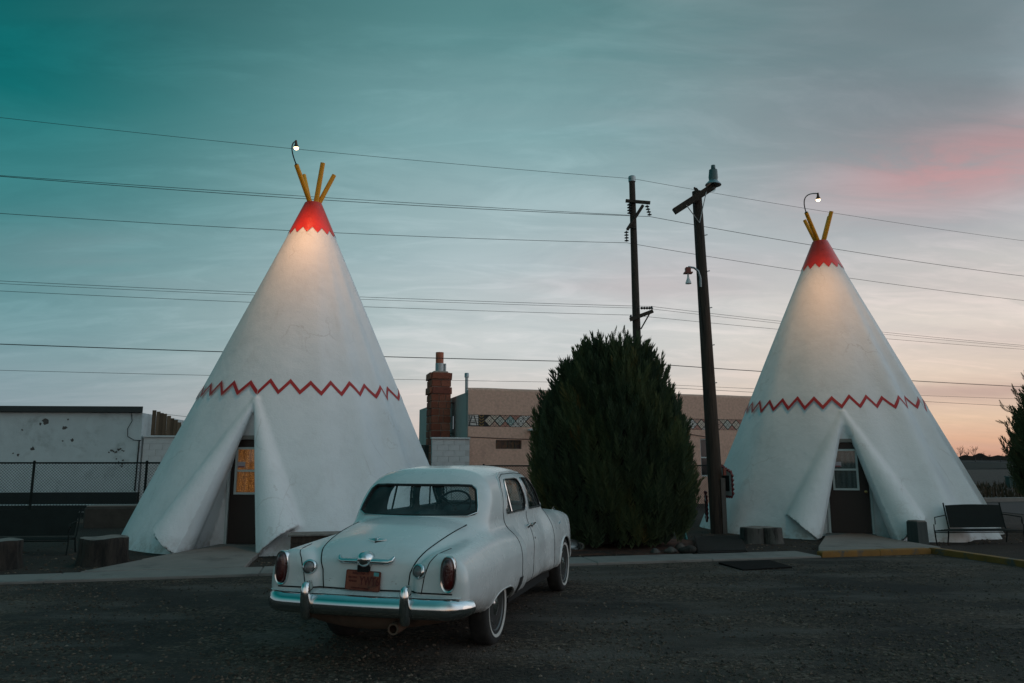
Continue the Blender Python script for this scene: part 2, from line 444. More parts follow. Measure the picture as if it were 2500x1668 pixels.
M_KERBY = mat('worn_yellow_kerb', (.235, .115, .026), .8, var=.22, vscale=5, bump=.35, bscale=40, dark=(.10, .085, .07), dscale=4.5, dlo=.50, dhi=.64)
M_TAN = mat('tan_stucco', (.63, .39, .30), .9, var=.22, vscale=11, bump=.6, bscale=30, bdist=.02, dark=(.36, .225, .17), dscale=1.2, dlo=.5, dhi=.75, damt=.6)
M_GREYST = mat('grey_stucco', (.44, .42, .40), .9, var=.14, vscale=2, bump=.6, bscale=26, bdist=.02, dark=(.26, .25, .24), dscale=1.3, dlo=.48, dhi=.75, damt=.6, stretch=(1, 1, .3))
M_BLOCK = mat('painted_block', (.52, .53, .53), .82, var=.09, vscale=5, bump=.35, bscale=40)
M_MORT = mat('painted_mortar', (.45, .455, .45), .9, var=.1, vscale=6)
M_WHITEWALL = mat('old_white_wall_paint', (.50, .56, .57), .85, var=.1, vscale=2.2, bump=.4, bscale=22, bdist=.02, dark=(.24, .27, .27), dscale=1.1, dlo=.5, dhi=.72, damt=.7)
M_WAINS = mat('dark_wall_base', (.020, .026, .026), .85, var=.25, vscale=3, bump=.2)
M_ROOFED = mat('roof_edge_metal', (.028, .034, .034), .6, var=.25, vscale=3, bump=.1)
M_BRICK = [mat('red_stone_%d' % i, c, .92, var=.28, vscale=6, bump=.8, bscale=14, bdist=.03, dark=(.05, .022, .018), dscale=5, dlo=.55, dhi=.72)
           for i, c in enumerate([(.26, .078, .046), (.30, .10, .062), (.21, .062, .042), (.33, .125, .082)])]
M_MORTAR = mat('grey_mortar', (.36, .28, .235), .95, var=.2, vscale=9, bump=.4)
M_CLAY = mat('clay_flue', (.42, .13, .075), .8, var=.15, vscale=5, bump=.2)
M_BOARD = [mat('brown_board_%d' % i, c, .9, var=.4, vscale=4, bump=.5, bscale=20, stretch=(5, 5, .4)) for i, c in enumerate([(.11, .075, .048), (.145, .10, .066), (.085, .057, .037)])]
M_GLASSD = mat('dark_window_glass', (.012, .014, .015), .08, var=.2, spec=.6)
M_WHITEP = mat('white_paint', (.66, .67, .67), .5, var=.08, vscale=6)
M_INS = mat('dark_insulator', (.020, .018, .018), .25, var=.2)
M_REDBOX = mat('red_box_paint', (.20, .045, .03), .5, var=.2)
M_TEAL = mat('teal_paint', (.05, .22, .22), .6, var=.2)
M_GRATE = mat('rusty_grate_steel', (.014, .011, .009), .75, metal=.4, var=.4, vscale=5, bump=.3, bscale=40)
M_LITTER = None

# ------------------------------------------------------------------ ground
SW = lambda x: 11.80 + .232 * x          # front edge of the sidewalk
SWA = math.atan(.232)
def ground_mat():
    m = mat('dry_soil', (.07, .052, .040), .95); g = NG(m.node_tree); b = m.node_tree.nodes['Principled BSDF']
    tc = g.new('ShaderNodeTexCoord').outputs['Object']
    n = g.noise(tc, .55, 8, .7); n2 = g.noise(tc, 7, 6, .7)
    c = g.ramp(n, [(.25, (.012, .008, .006, 1)), (.5, (.024, .016, .011, 1)), (.72, (.044, .031, .023, 1))])
    c = g.mix(g.mr(n2, .45, .75, 0, .6), c, (.016, .011, .009, 1))
    far = g.mr(g.noise(g.mapping(tc, scale=(.3, 1, 1)), .16, 6, .6), .42, .62)
    c = g.mix(g.m('MULTIPLY', far, .5), c, (.026, .023, .015, 1))
    g.put(b.inputs['Base Color'], c)
    g.put(b.inputs['Normal'], g.bump(g.m('ADD', n2, g.noise(tc, 40, 4, .7)), .6, .04))
    return m
def gravel_mat():
    m = mat('gravel', (.06, .055, .05), .95); g = NG(m.node_tree); b = m.node_tree.nodes['Principled BSDF']
    tc = g.new('ShaderNodeTexCoord').outputs['Object']
    cell = g.new('ShaderNodeTexVoronoi'); g.put(cell.inputs['Vector'], tc); cell.inputs['Scale'].default_value = 34
    cell2 = g.new('ShaderNodeTexVoronoi'); g.put(cell2.inputs['Vector'], tc); cell2.inputs['Scale'].default_value = 120
    sc = g.new('ShaderNodeSeparateColor'); g.put(sc.inputs[0], cell.outputs['Color'])
    stone = g.ramp(sc.outputs[0], [(0, (.026, .017, .011, 1)), (.40, (.074, .049, .032, 1)), (.78, (.135, .090, .060, 1)), (.95, (.24, .18, .135, 1))])
    fine = g.ramp(g.noise(tc, 90, 5, .8), [(.3, (.034, .026, .020, 1)), (.7, (.094, .074, .058, 1))])
    worn = g.noise(g.mapping(tc, rot=(0, 0, R(14)), scale=(.55, 1.3, 1)), .55, 7, .62, .5)
    wf = g.mr(worn, .44, .62)
    c = g.mix(wf, stone, fine)
    patch = g.noise(tc, .32, 6, .65)
    c = g.mix(g.mr(patch, .44, .60, 0, .8), c, (.015, .012, .010, 1))
    damp = g.mr(g.noise(g.mapping(tc, loc=(7, 3, 0)), 1.6, 7, .7), .56, .74)
    c = g.mix(g.m('MULTIPLY', damp, .5), c, (.016, .015, .014, 1))
    pale = g.mr(g.noise(g.mapping(tc, loc=(2, 9, 0), rot=(0, 0, R(10)), scale=(.5, 1.6, 1)), .8, 6, .6), .47, .66)
    grain = g.mr(g.noise(tc, 60, 4, .75), .3, .7, .55, 1.25, False)
    gcol = g.new('ShaderNodeCombineColor'); [g.put(gcol.inputs[i], g.m('MULTIPLY', grain, q)) for i, q in enumerate((.155, .130, .112))]
    c = g.mix(g.m('MULTIPLY', pale, .72), c, gcol.outputs[0])
    g.put(b.inputs['Base Color'], c)
    hgt = g.m('ADD', g.m('MULTIPLY', g.m('SUBTRACT', 1, cell.outputs['Distance']), g.m('SUBTRACT', 1, g.m('MULTIPLY', wf, .8))), g.m('MULTIPLY', cell2.outputs['Distance'], -.5))
    hgt = g.m('ADD', hgt, g.m('MULTIPLY', g.noise(tc, 6, 6, .7), 1.2))
    g.put(b.inputs['Normal'], g.bump(hgt, 1.0, .04))
    b.inputs['Roughness'].default_value = .9
    return m
M_SOIL = ground_mat(); M_GRAV = gravel_mat()

b = MB()
rings = [0, 20, 40, 80, 200, 600, 2500]
vs = []; fs = []; nseg = 48
for i, r in enumerate(rings):
    for k in range(nseg):
        a = 2 * PI * k / nseg; vs.append((r * math.cos(a), 20 + r * math.sin(a), 0))
for i in range(len(rings) - 1):
    for k in range(nseg): fs.append((i * nseg + k, i * nseg + (k + 1) % nseg, (i + 1) * nseg + (k + 1) % nseg, (i + 1) * nseg + k))
b.add(vs, fs)
g_ = b.build('ground', M_SOIL); tag(g_, kind='structure')

def gnoise(x, y):
    return (math.sin(x * 1.7 + 1.3 * math.sin(y * .9)) * math.cos(y * 1.3 + .7) * .010 + math.sin(x * 4.1 + y * 2.3) * .004 + math.sin(x * .6 - y * .8 + 1) * .010)
def lot_z(x, y):
    k = min(1, max(0, (SW(x) - y) / .8)); return .018 + gnoise(x, y) * k * .9
b = MB()
def lot(u, v):
    x = -30 + 60 * u; yb = SW(x) + .03 if x < 7.7 else SW(7.7) - (x - 7.7) * 12
    yb = max(yb, -6); y = -8 + (yb + 8) * v
    return (x, y, lot_z(x, y))
b.grid(lot, 260, 90)
o = b.build('gravel_lot', M_GRAV, smooth=True); tag(o, kind='structure')

# loose stones on the lot
def pebbles(name, n, region, smin_, smax_, matl, label, zfun):
    base = np.array([(1, 0, 0), (-1, 0, 0), (0, 1, 0), (0, -1, 0), (0, 0, 1), (0, 0, -1)], float)
    tri = np.array([(0, 2, 4), (2, 1, 4), (1, 3, 4), (3, 0, 4), (2, 0, 5), (1, 2, 5), (3, 1, 5), (0, 3, 5)])
    P = region(n); n = len(P)
    s = smin_ + (smax_ - smin_) * rng.random(n) ** 3.5
    jit = 1 + .45 * (rng.random((n, 6, 3)) - .5)
    ang = rng.random(n) * 2 * PI
    V = base[None] * jit * s[:, None, None] * np.array([1, .75, .55])
    ca, sa = np.cos(ang)[:, None], np.sin(ang)[:, None]
    X = V[:, :, 0] * ca - V[:, :, 1] * sa; Y = V[:, :, 0] * sa + V[:, :, 1] * ca
    zz = np.array([zfun(*p) for p in P])
    V = np.stack([X + P[:, 0:1], Y + P[:, 1:2], V[:, :, 2] + zz[:, None] + s[:, None] * .15], 2)
    Fq = (tri[None] + 6 * np.arange(n)[:, None, None]).reshape(-1, 3)
    ob = np_mesh(name, V.reshape(-1, 3), Fq, matl, smooth=False)
    tag(ob, label, 'gravel', kind='stuff'); return ob
def stone_mat():
    m = mat('loose_stone', (.07, .06, .05), .9); g = NG(m.node_tree); b = m.node_tree.nodes['Principled BSDF']
    gi = g.new('ShaderNodeNewGeometry').outputs['Random Per Island']
    g.put(b.inputs['Base Color'], g.ramp(gi, [(0, (.020, .013, .009, 1)), (.5, (.078, .052, .036, 1)), (.85, (.12, .086, .062, 1)), (.985, (.18, .14, .11, 1))]))
    return m
M_STONE = stone_mat()
def reg_lot(n):
    y = 3.0 + 9.5 * rng.random(n * 3) ** 1.5; x = (rng.random(n * 3) - .5) * 2 * (y * .78 + .6)
    k = (y < 11.7 + .232 * x) & (x < 7.3)
    nz = np.sin(x * 1.9 + np.sin(y * 1.3) * 2) * np.cos(y * 1.6 + x * .5) + .5 * np.sin(x * 5 + y * 3)
    k &= rng.random(len(x)) < np.clip(.42 + .42 * nz, .05, 1)
    return np.stack([x, y], 1)[k][:n]
pebbles('loose_gravel', 52000, reg_lot, .005, .024, M_STONE, 'loose dark gravel scattered over the parking lot', lot_z)

# soil beds with litter, beyond the sidewalk
def reg_bed(n):
    x = -9 + 22 * rng.random(n); y = SW(x) + 1.25 + 5 * rng.random(n) ** 1.6
    return np.stack([x, y], 1)
pebbles('bed_litter', 6000, reg_bed, .006, .035, M_STONE, 'small stones and bark litter on the soil behind the sidewalk', lambda x, y: 0.0)

# ------------------------------------------------------------------ sidewalk, walkways, kerbs
sw_d = Vector((math.cos(SWA), math.sin(SWA), 0)); sw_n = Vector((-math.sin(SWA), math.cos(SWA), 0))
def slab_poly(parent, pts, top, matl, name='slab', bev=.012, th=.14):
    """one concrete slab: chamfered top edge, slightly uneven"""
    c = sum((Vector((*p, 0)) for p in pts), Vector()) / len(pts)
    ins = []
    for p in pts:
        d = c - Vector((*p, 0)); ins.append((p[0] + d.x / d.length * bev * 1.4, p[1] + d.y / d.length * bev * 1.4))
    n = len(pts); vs = [(p[0], p[1], top - th) for p in pts] + [(p[0], p[1], top - bev) for p in pts] + [(p[0], p[1], top) for p in ins]
    fs = [tuple(range(n - 1, -1, -1)), tuple(range(2 * n, 3 * n))]
    for r in (0, n): fs += [(r + i, r + (i + 1) % n, r + n + (i + 1) % n, r + n + i) for i in range(n)]
    return MB().add(vs, fs).build(name, matl, parent)
sw = MB().prism([(-24, SW(-24) + .05), (5.2, SW(5.2) + .05), (5.2, SW(5.2) + .66), (-24, SW(-24) + .66)], .0, .03).build('sidewalk', M_CONC)
tag(sw, kind='structure')
s0 = -24.0; k = 0
joints = [-24, -21, -18, -15, -12.1, -9.2, -6.3, -3.62, -1.2, 1.35, 3.3, 5.27]
for a_, b_ in zip(joints[:-1], joints[1:]):
    a2, b2 = a_ + .006, b_ - .006
    dz = .006 * math.sin(a_ * 5)
    W_ = .72
    f0 = Vector((a2, SW(a2), 0)); f1 = Vector((b2, SW(b2), 0))
    if a_ == -3.62: pass
    slab_poly(sw, [(f0.x, f0.y), (f1.x, f1.y), ((f1 + sw_n * W_).x, (f1 + sw_n * W_).y), ((f0 + sw_n * W_).x, (f0 + sw_n * W_).y)], .055 + dz, M_CONC, th=.075)
# walkway from the sidewalk to the left wigwam door
wl = MB().prism([(-6.0, 11.5), (-4.3, 11.75), (-4.5, 13.4), (-4.8, 14.35), (-5.5, 14.5), (-5.8, 13.6)], 0, .03).build('door_walkway', M_CONC); tag(wl, kind='structure')
q0 = [(-6.25, SW(-6.25) + .755), (-4.05, SW(-4.05) + .755)]
slab_poly(wl, [q0[0], q0[1], (-4.28, 12.62), (-6.02, 12.42)], .064, M_CONC, th=.08)
slab_poly(wl, [(-6.02, 12.435), (-4.28, 12.635), (-4.44, 13.5), (-4.62, 14.70), (-5.62, 14.72), (-5.80, 13.6)], .070, M_CONC, th=.09)
# walkway to the right wigwam
wr = MB().prism([(5.9, 13.9), (7.7, 14.0), (7.7, 15.9), (7.7, 16.7), (7.1, 16.8), (6.6, 15.7)], 0, .03).build('door_walkway', M_CONC); tag(wr, kind='structure')
slab_poly(wr, [(5.30, SW(5.30) + .17), (7.40, SW(7.40) + .17), (7.98, 14.2), (5.74, 14.30)], .064, M_CONC, th=.08)
slab_poly(wr, [(5.75, 14.315), (7.98, 14.215), (7.82, 15.6), (7.85, 16.86), (7.05, 17.04), (6.42, 15.7)], .070, M_CONC, th=.09)
# kerb painted yellow that runs on from the sidewalk and turns to the camera
kt = thing('yellow_kerb', 'worn yellow painted concrete kerb turning the corner before the right wigwam', 'kerb', (5.3, SW(5.3), 0))
def kerb_bar(a, b_, w=.15, h=.118, name='kerb_length'):
    a, b_ = Vector((*a, 0)), Vector((*b_, 0)); d = (b_ - a).normalized(); n = Vector((-d.y, d.x, 0)) * w
    pts = [a, b_, b_ + n, a + n]
    slab_poly(kt, [(p.x, p.y) for p in pts], h, M_KERBY, name, bev=.02, th=h + .03)
kerb_bar((5.29, SW(5.29)), (6.40, SW(6.40)))
kerb_bar((6.41, SW(6.41)), (7.42, SW(7.42)))
kerb_bar((7.44, SW(7.42) + .13), (7.98, 11.45)); kerb_bar((7.985, 11.43), (8.75, 8.2)); kerb_bar((8.755, 8.18), (9.9, 4.0))

# ------------------------------------------------------------------ the two wigwams
CURT = None
def curtain_mat(name, lit):
    m = bpy.data.materials.new(name); m.use_nodes = True; g = NG(m.node_tree); b = m.node_tree.nodes['Principled BSDF']
    tc = g.new('ShaderNodeTexCoord').outputs['Object']
    lace = g.voro(g.mapping(tc, scale=(1, 1, .75)), 62)
    fold = g.m('SINE', g.m('ADD', g.m('MULTIPLY', g.new('ShaderNodeSeparateXYZ').outputs[0], 1), 0))
    sp = g.new('ShaderNodeSeparateXYZ'); g.put(sp.inputs[0], tc)
    fold = g.mr(g.m('SINE', g.m('MULTIPLY', sp.outputs[0], 52)), -1, 1, .55, 1)
    pat = g.mr(lace, .15, .55, 1, .25)
    if lit:
        c = g.ramp(pat, [(0, (.05, .016, .004, 1)), (.5, (.30, .105, .026, 1)), (1, (.62, .28, .085, 1))])
        c = g.mix(1, c, g.mix(fold, (.45, .4, .35, 1), (1, 1, 1, 1)), 'MULTIPLY')
        g.put(b.inputs['Base Color'], c); g.put(b.inputs['Emission Color'], c); b.inputs['Emission Strength'].default_value = .70
    else:
        c = g.mix(pat, (.16, .18, .18, 1), (.30, .33, .33, 1))
        c = g.mix(1, c, g.mix(fold, (.30, .32, .32, 1), (1, 1, 1, 1)), 'MULTIPLY')
        g.put(b.inputs['Base Color'], c)
    b.inputs['Roughness'].default_value = .9
    return m
M_CLIT = curtain_mat('lit_lace_curtain', True); M_CDARK = curtain_mat('unlit_lace_curtain', False)
def glass_mat(name, tint, rough=.03, alpha=.25):
    """thin pane: mostly see-through, mirror-like at grazing angles"""
    m = bpy.data.materials.new(name); m.use_nodes = True; g = NG(m.node_tree)
    nt = m.node_tree; nt.nodes.remove(nt.nodes['Principled BSDF']); out = nt.nodes['Material Output']
    tr = g.new('ShaderNodeBsdfTransparent'); tr.inputs[0].default_value = (*tint, 1)
    gl = g.new('ShaderNodeBsdfGlossy'); gl.inputs['Roughness'].default_value = rough
    fr = g.new('ShaderNodeLayerWeight'); fr.inputs[0].default_value = .5
    tcn = g.new('ShaderNodeTexCoord').outputs['Object']
    mx = g.new('ShaderNodeMixShader')
    dirt = g.mr(g.noise(tcn, 5, 6, .6), .4, .8, 0, .10)
    g.put(mx.inputs[0], g.m('ADD', g.m('MULTIPLY', g.m('POWER', fr.outputs[1], 4.0), .75), .045)); g.l.new(tr.outputs[0], mx.inputs[1]); g.l.new(gl.outputs[0], mx.inputs[2])
    df = g.new('ShaderNodeBsdfDiffuse'); df.inputs[0].default_value = (.4, .42, .42, 1)
    mx2 = g.new('ShaderNodeMixShader'); g.put(mx2.inputs[0], dirt); g.l.new(mx.outputs[0], mx2.inputs[1]); g.l.new(df.outputs[0], mx2.inputs[2])
    g.l.new(mx2.outputs[0], out.inputs[0])
    return m
M_PANE = glass_mat('window_pane', (.80, .84, .84))
M_BULB = mat('lit_bulb', (.9, .8, .6), .4, emis=(1, .72, .40), estr=7)
M_COPPER = mat('brown_lamp_shade', (.10, .055, .035), .45, metal=.5, var=.2)
M_STICK = mat('notice_paper', (.40, .38, .42), .7, var=.1)
M_STICKR = mat('notice_red_print', (.25, .05, .05), .7)
M_BRASS = mat('brass_knob', (.55, .38, .16), .3, metal=.9, var=.1)

def wigwam(label, cx, cy, RB, HH, face, lit, ridges, poles, lamp, top_r, side_window):
    """face: direction the doorway looks, degrees from -Y (positive to the right seen from the camera)"""
    rz = R(face)
    T = thing('wigwam_cabin', label, 'wigwam', (cx, cy, 0), rz)
    ztop = HH * (1 - top_r / RB)
    ridge_t = [(R(a), R(w), amp) for a, w, amp in ridges]
    def wrap(a): return (a + PI) % (2 * PI) - PI
    TA = np.linspace(-PI - .01, PI + .01, 1440); FA = np.zeros_like(TA)
    for a, w, amp in ridge_t:
        dd_ = np.abs(wrap(TA - a)); FA += amp * (np.exp(-(dd_ / w) ** 2) - .35 * np.exp(-((dd_ - 2.2 * w) / w) ** 2))
    def rc(th, z):
        r = RB * (1 - z / HH)
        f = np.interp(th, TA, FA)
        low = np.clip(1 - z / (HH * .80), 0, 1) ** 1.0
        f = f * low + .012 * np.sin(th * 7 + 1.1 + z * .5) * low + .008 * np.sin(th * 13 + z * 1.7) * low
        return r + f
    za = 3.02; wb = .80; dplane = 2.30
    ca = HH / math.hypot(RB, HH)
    A0 = np.array([0, -(RB * (1 - 2.84 * HH / 8.12 / HH) - .0), 2.84 * HH / 8.12])
    def roll(x, y, z, side, shrink=0.0):
        B0 = np.array([side * 1.13, -(RB * .965 - .20), .0]); d = B0 - A0; L2 = (d * d).sum()
        t = np.clip(((x - A0[0]) * d[0] + (y - A0[1]) * d[1] + (z - A0[2]) * d[2]) / L2, 0, 1.2)
        q = np.sqrt((x - A0[0] - t * d[0]) ** 2 + (y - A0[1] - t * d[1]) ** 2 + (z - A0[2] - t * d[2]) ** 2)
        return q - (.02 + .42 * t ** .9 - shrink)
    def f(x, y, z):
        r = np.sqrt(x * x + y * y); th = np.arctan2(x, -y)
        cone = np.maximum((r - rc(th, z)) * ca, z - ztop)
        pr = np.maximum(np.abs(x) - wb * np.clip(1 - z / 3.02, -1, 1), y + dplane)
        d = np.maximum(cone, -pr * .9)
        if side_window:
            a = R(side_window); xl = x * math.cos(a) + y * math.sin(a); yl = -x * math.sin(a) + y * math.cos(a)
            pw = np.maximum(np.maximum(np.abs(xl) - .36 * np.clip((2.25 - z) / 1.4, 0, 1), yl + 2.2), .55 - z)
            d = np.maximum(d, -pw)
        for s in (-1, 1):
            ro = roll(x, y, z, s)
            ro = np.maximum(ro, -np.maximum(roll(x, y, z, s, .085), z - .75))
            cut = np.clip((s * x - .80) * .85, 0, .6) + .03 - z
            ro = np.maximum(ro, cut)
            d = smin(d, ro, .10)
        return np.maximum(d, -.06 - z)
    V, Q, N = surface_nets(f, (-RB - .55, -RB - .55, -.12), (RB + .3, RB + .3, ztop + .1), .040, 1, .012)
    np_mesh('shell', V, Q, M_STUC, T, True, N, local=True)
    # painted cap with a saw-tooth lower edge, a few millimetres proud
    def on(th, z, off=.012):
        r = float(rc(th, z)) + off; return (r * math.sin(th), -r * math.cos(th), z)
    nt = 15; b = MB(); vs = []; fs = []; zt = HH * .855; amp = .115
    M_ = nt * 8
    for i in range(M_):
        t = i / M_ * 2 * PI; ph = (i / 8) % 1; tri = abs(2 * ph - 1)
        zl = zt - amp + 2 * amp * tri * .62
        for j in range(9): vs.append(on(t, zl + (ztop - zl) * j / 8, .014))
    for i in range(M_):
        for j in range(8): fs.append((i * 9 + j, ((i + 1) % M_) * 9 + j, ((i + 1) % M_) * 9 + j + 1, i * 9 + j + 1))
    fs.append(tuple(i * 9 + 8 for i in range(M_)))
    b.add(vs, fs); b.build('painted_cap', M_RED, T, smooth=40, local=True)
    # zigzag stripe
    nz = 34; b = MB(); zc = 3.105 * HH / 8.12; a_ = .115; tk = .048; vs = []; fs = []
    M_ = nz * 8
    for i in range(M_ + 1):
        t = i / M_ * 2 * PI; ph = (i / 8) % 1; tri = 1 - abs(2 * ph - 1) * 2
        wob = .012 * math.sin(t * 9) + .008 * math.sin(t * 23)
        vs += [on(t, zc + a_ * tri - tk + wob, .007), on(t, zc + a_ * tri + tk + wob, .007)]
    fs = [(2 * i, 2 * i + 2, 2 * i + 3, 2 * i + 1) for i in range(M_)]
    b.add(vs, fs); b.build('zigzag_stripe', M_ZIG, T, local=True)
    # poles out of the top
    Ti = ROOTM[T.name].inverted()
    for tipw, rr in poles:
        tl = Ti @ Vector(tipw); hz = Vector((tl.x, tl.y, 0)).normalized()
        base = Vector((hz.x * top_r * .62, hz.y * top_r * .62, ztop - .02)); d = (tl - base).normalized(); base = base - d * .2
        b = MB(); b.tube([base, base.lerp(tl, .5), tl], [rr * 1.05, rr, rr * .93], 12)
        b.build('tent_pole', M_YEL, T, smooth=40, local=True)
    # lamp on a gooseneck from the first pole
    tip = Ti @ Vector(poles[0][0]); hz = Vector((tip.x, tip.y, 0)).normalized()
    d = (tip - Vector((hz.x * top_r * .62, hz.y * top_r * .62, ztop))).normalized()
    head = Ti @ Vector(lamp['pos']); aim = Ti @ Vector(lamp['aim']); dirn = (aim - head).normalized()
    bend = Ti @ Vector(lamp['bend'])
    crv = []
    for i in range(15):
        t = i / 14; p = tip.lerp(bend, t).lerp(bend.lerp(head - dirn * .10, t), t); crv.append(p)
    gn = MB(); gn.tube([tip - d * .06] + crv, .014, 8); gn.tube([tip - d * .10, tip + d * .02], .028, 8)
    gob = gn.build('gooseneck', M_BLACK, T, smooth=40, local=True)
    sh = MB(); sh.lathe([(.020, -.12), (.024, -.08), (.028, -.04), (.056, .022), (.060, .027), (.052, .022), (.024, -.03)], head, dirn, 20)
    sh.build('lamp_shade', M_COPPER, gob, smooth=40, local=True)
    bl = MB(); bl.lathe([(.001, .085), (.03, .078), (.046, .055), (.048, .03), (.034, 0), (.018, -.03)], head, dirn, 16)
    bl.build('lamp_bulb', M_BULB, gob, smooth=True, local=True)
    ld = bpy.data.lights.new('wigwam_lamp_light', 'SPOT'); ld.energy = lamp['power']; ld.color = (1, .47, .20); ld.spot_size = R(lamp.get('size', 62)); ld.spot_blend = 1.0; ld.shadow_soft_size = .05
    lo = bpy.data.objects.new('lamp_light', ld); COL.objects.link(lo); lo.parent = T
    lo.location = head + dirn * .10; lo.rotation_euler = (-dirn).to_track_quat('Z', 'Y').to_euler()
    # doorway
    yp = -dplane
    fr = MB(); W2 = .405
    fr.box((-W2 - .035, yp - .02, 1.03), (.05, .10, 2.07)); fr.box((W2 + .035, yp - .02, 1.03), (.05, .10, 2.07))
    fr.build('door_frame', M_TRIM, T, local=True)
    MB().box((0, yp - .03, 2.10), (.92, .14, .075)).build('lintel', M_LINT, T, local=True)
    MB().box((0, yp - .10, .055), (.92, .34, .05)).build('threshold', M_CONC, T, local=True)
    # door: a leaf with an opening, the sash set into it
    zc0, zc1 = 1.02, 1.90; xw = .265; xo = -.05
    dl = MB(); dy = .045
    dl.box((0, yp - .03, .085 + (zc0 - .085) / 2), (2 * W2, dy, zc0 - .085)); dl.box((0, yp - .03, (zc1 + 2.055) / 2), (2 * W2, dy, 2.055 - zc1))
    xl0, xl1 = xo - xw, xo + xw
    dl.box(((-W2 + xl0) / 2, yp - .03, (zc0 + zc1) / 2), (xl0 + W2, dy, zc1 - zc0)); dl.box(((W2 + xl1) / 2, yp - .03, (zc0 + zc1) / 2), (W2 - xl1, dy, zc1 - zc0))
    door = dl.build('door', M_DOOR, T, local=True)
    s = MB(); zr = zc0 + (zc1 - zc0) * .50
    for xx in (xl0 + .02, xl1 - .02): s.box((xx, yp - .062, (zc0 + zc1) / 2), (.042, .03, zc1 - zc0 + .02))
    for zz in (zc0 + .01, zc1 - .01, zr): s.box((xo, yp - .0655, zz), (2 * xw - .08, .03, .042))
    s.build('sash', M_TRIM, door, local=True)
    for a1, b1 in ((zc0 + .03, zr - .02), (zr + .02, zc1 - .03)):
        MB().box((xo, yp - .045, (a1 + b1) / 2), (2 * xw - .07, .006, b1 - a1)).build('pane', M_PANE, door, local=True)
    cu = MB()
    cu.grid(lambda u, v: (xo - xw + 2 * xw * u, yp - .022 + .010 * math.sin(u * 44), zc0 + (zc1 - zc0) * v), 60, 2)
    cu.build('curtain', M_CLIT if lit else M_CDARK, door, smooth=True, local=True, fixn=False)
    st = MB().box((xl0 + .12, yp - .052, zr + .115), (.15, .004, .11)).build('notice', M_STICK, door, local=True)
    MB().box((xl0 + .12, yp - .0548, zr + .075), (.13, .002, .022)).add(*([], [])).build('notice_print', M_STICKR, door, local=True)
    MB().lathe([(.030, 0), (.030, .008), (.012, .012), (.012, .035), (.028, .045), (.032, .060), (.022, .074), (.001, .078)], (W2 - .065, yp - .052, .98), (0, -1, 0), 16).build('knob', M_BRASS, door, smooth=50, local=True)
    if side_window:
        a = R(side_window); M3 = Matrix.Rotation(a, 3, 'Z')
        def wpt(x, y, z): return tuple(M3 @ Vector((x, y, z)))
        w = MB(); w.add([wpt(-.36, -2.20, .56), wpt(.36, -2.20, .56), wpt(.02, -2.2, 2.2), wpt(-.02, -2.2, 2.2)], [(0, 1, 2, 3)])
        w.add([wpt(-.36, -2.23, .56), wpt(.36, -2.23, .56), wpt(.02, -2.23, 2.2), wpt(-.02, -2.23, 2.2)], [(0, 1, 2, 3)])
        w.build('side_window', M_GLASSD, T, local=True)
    return T

wigwam('white wigwam with lit orange curtain in its doorway, behind the car', -4.73, 16.86, 3.54, 8.12, -8.0, True,
       [(50, 5, .07), (68, 5, .12), (88, 6, .12), (-62, 7, .05), (-88, 8, .05), (140, 8, .06), (180, 8, .06), (-140, 8, .06), (32, 6, .03)],
       [((-4.997, 16.25, 8.425), 0.056), ((-5.07, 17.15, 8.532), 0.05), ((-4.477, 16.6, 8.615), 0.058), ((-4.273, 16.9, 8.432), 0.054)],
       dict(pos=(-4.603, 14.90, 8.28), bend=(-5.12, 15.95, 8.80), aim=(-4.60, 15.80, 5.0), power=205, size=124), .185, None)
wigwam('white wigwam with dark unlit doorway beside the black bench', 8.17, 18.94, 3.36, 7.81, -17.5, False,
       [(36, 6, .14), (58, 5, .15), (82, 5, .12), (-48, 7, .05), (-80, 8, .05), (140, 8, .06), (180, 8, .06), (-140, 8, .06)],
       [((7.631, 18.4, 8.013), 0.052), ((7.779, 18.9, 7.981), 0.048), ((8.38, 18.6, 8.118), 0.054), ((8.613, 19.3, 8.202), 0.046)],
       dict(pos=(7.145, 16.50, 7.71), bend=(7.32, 18.0, 8.42), aim=(7.55, 17.55, 4.6), power=185, size=128), .18, 69)

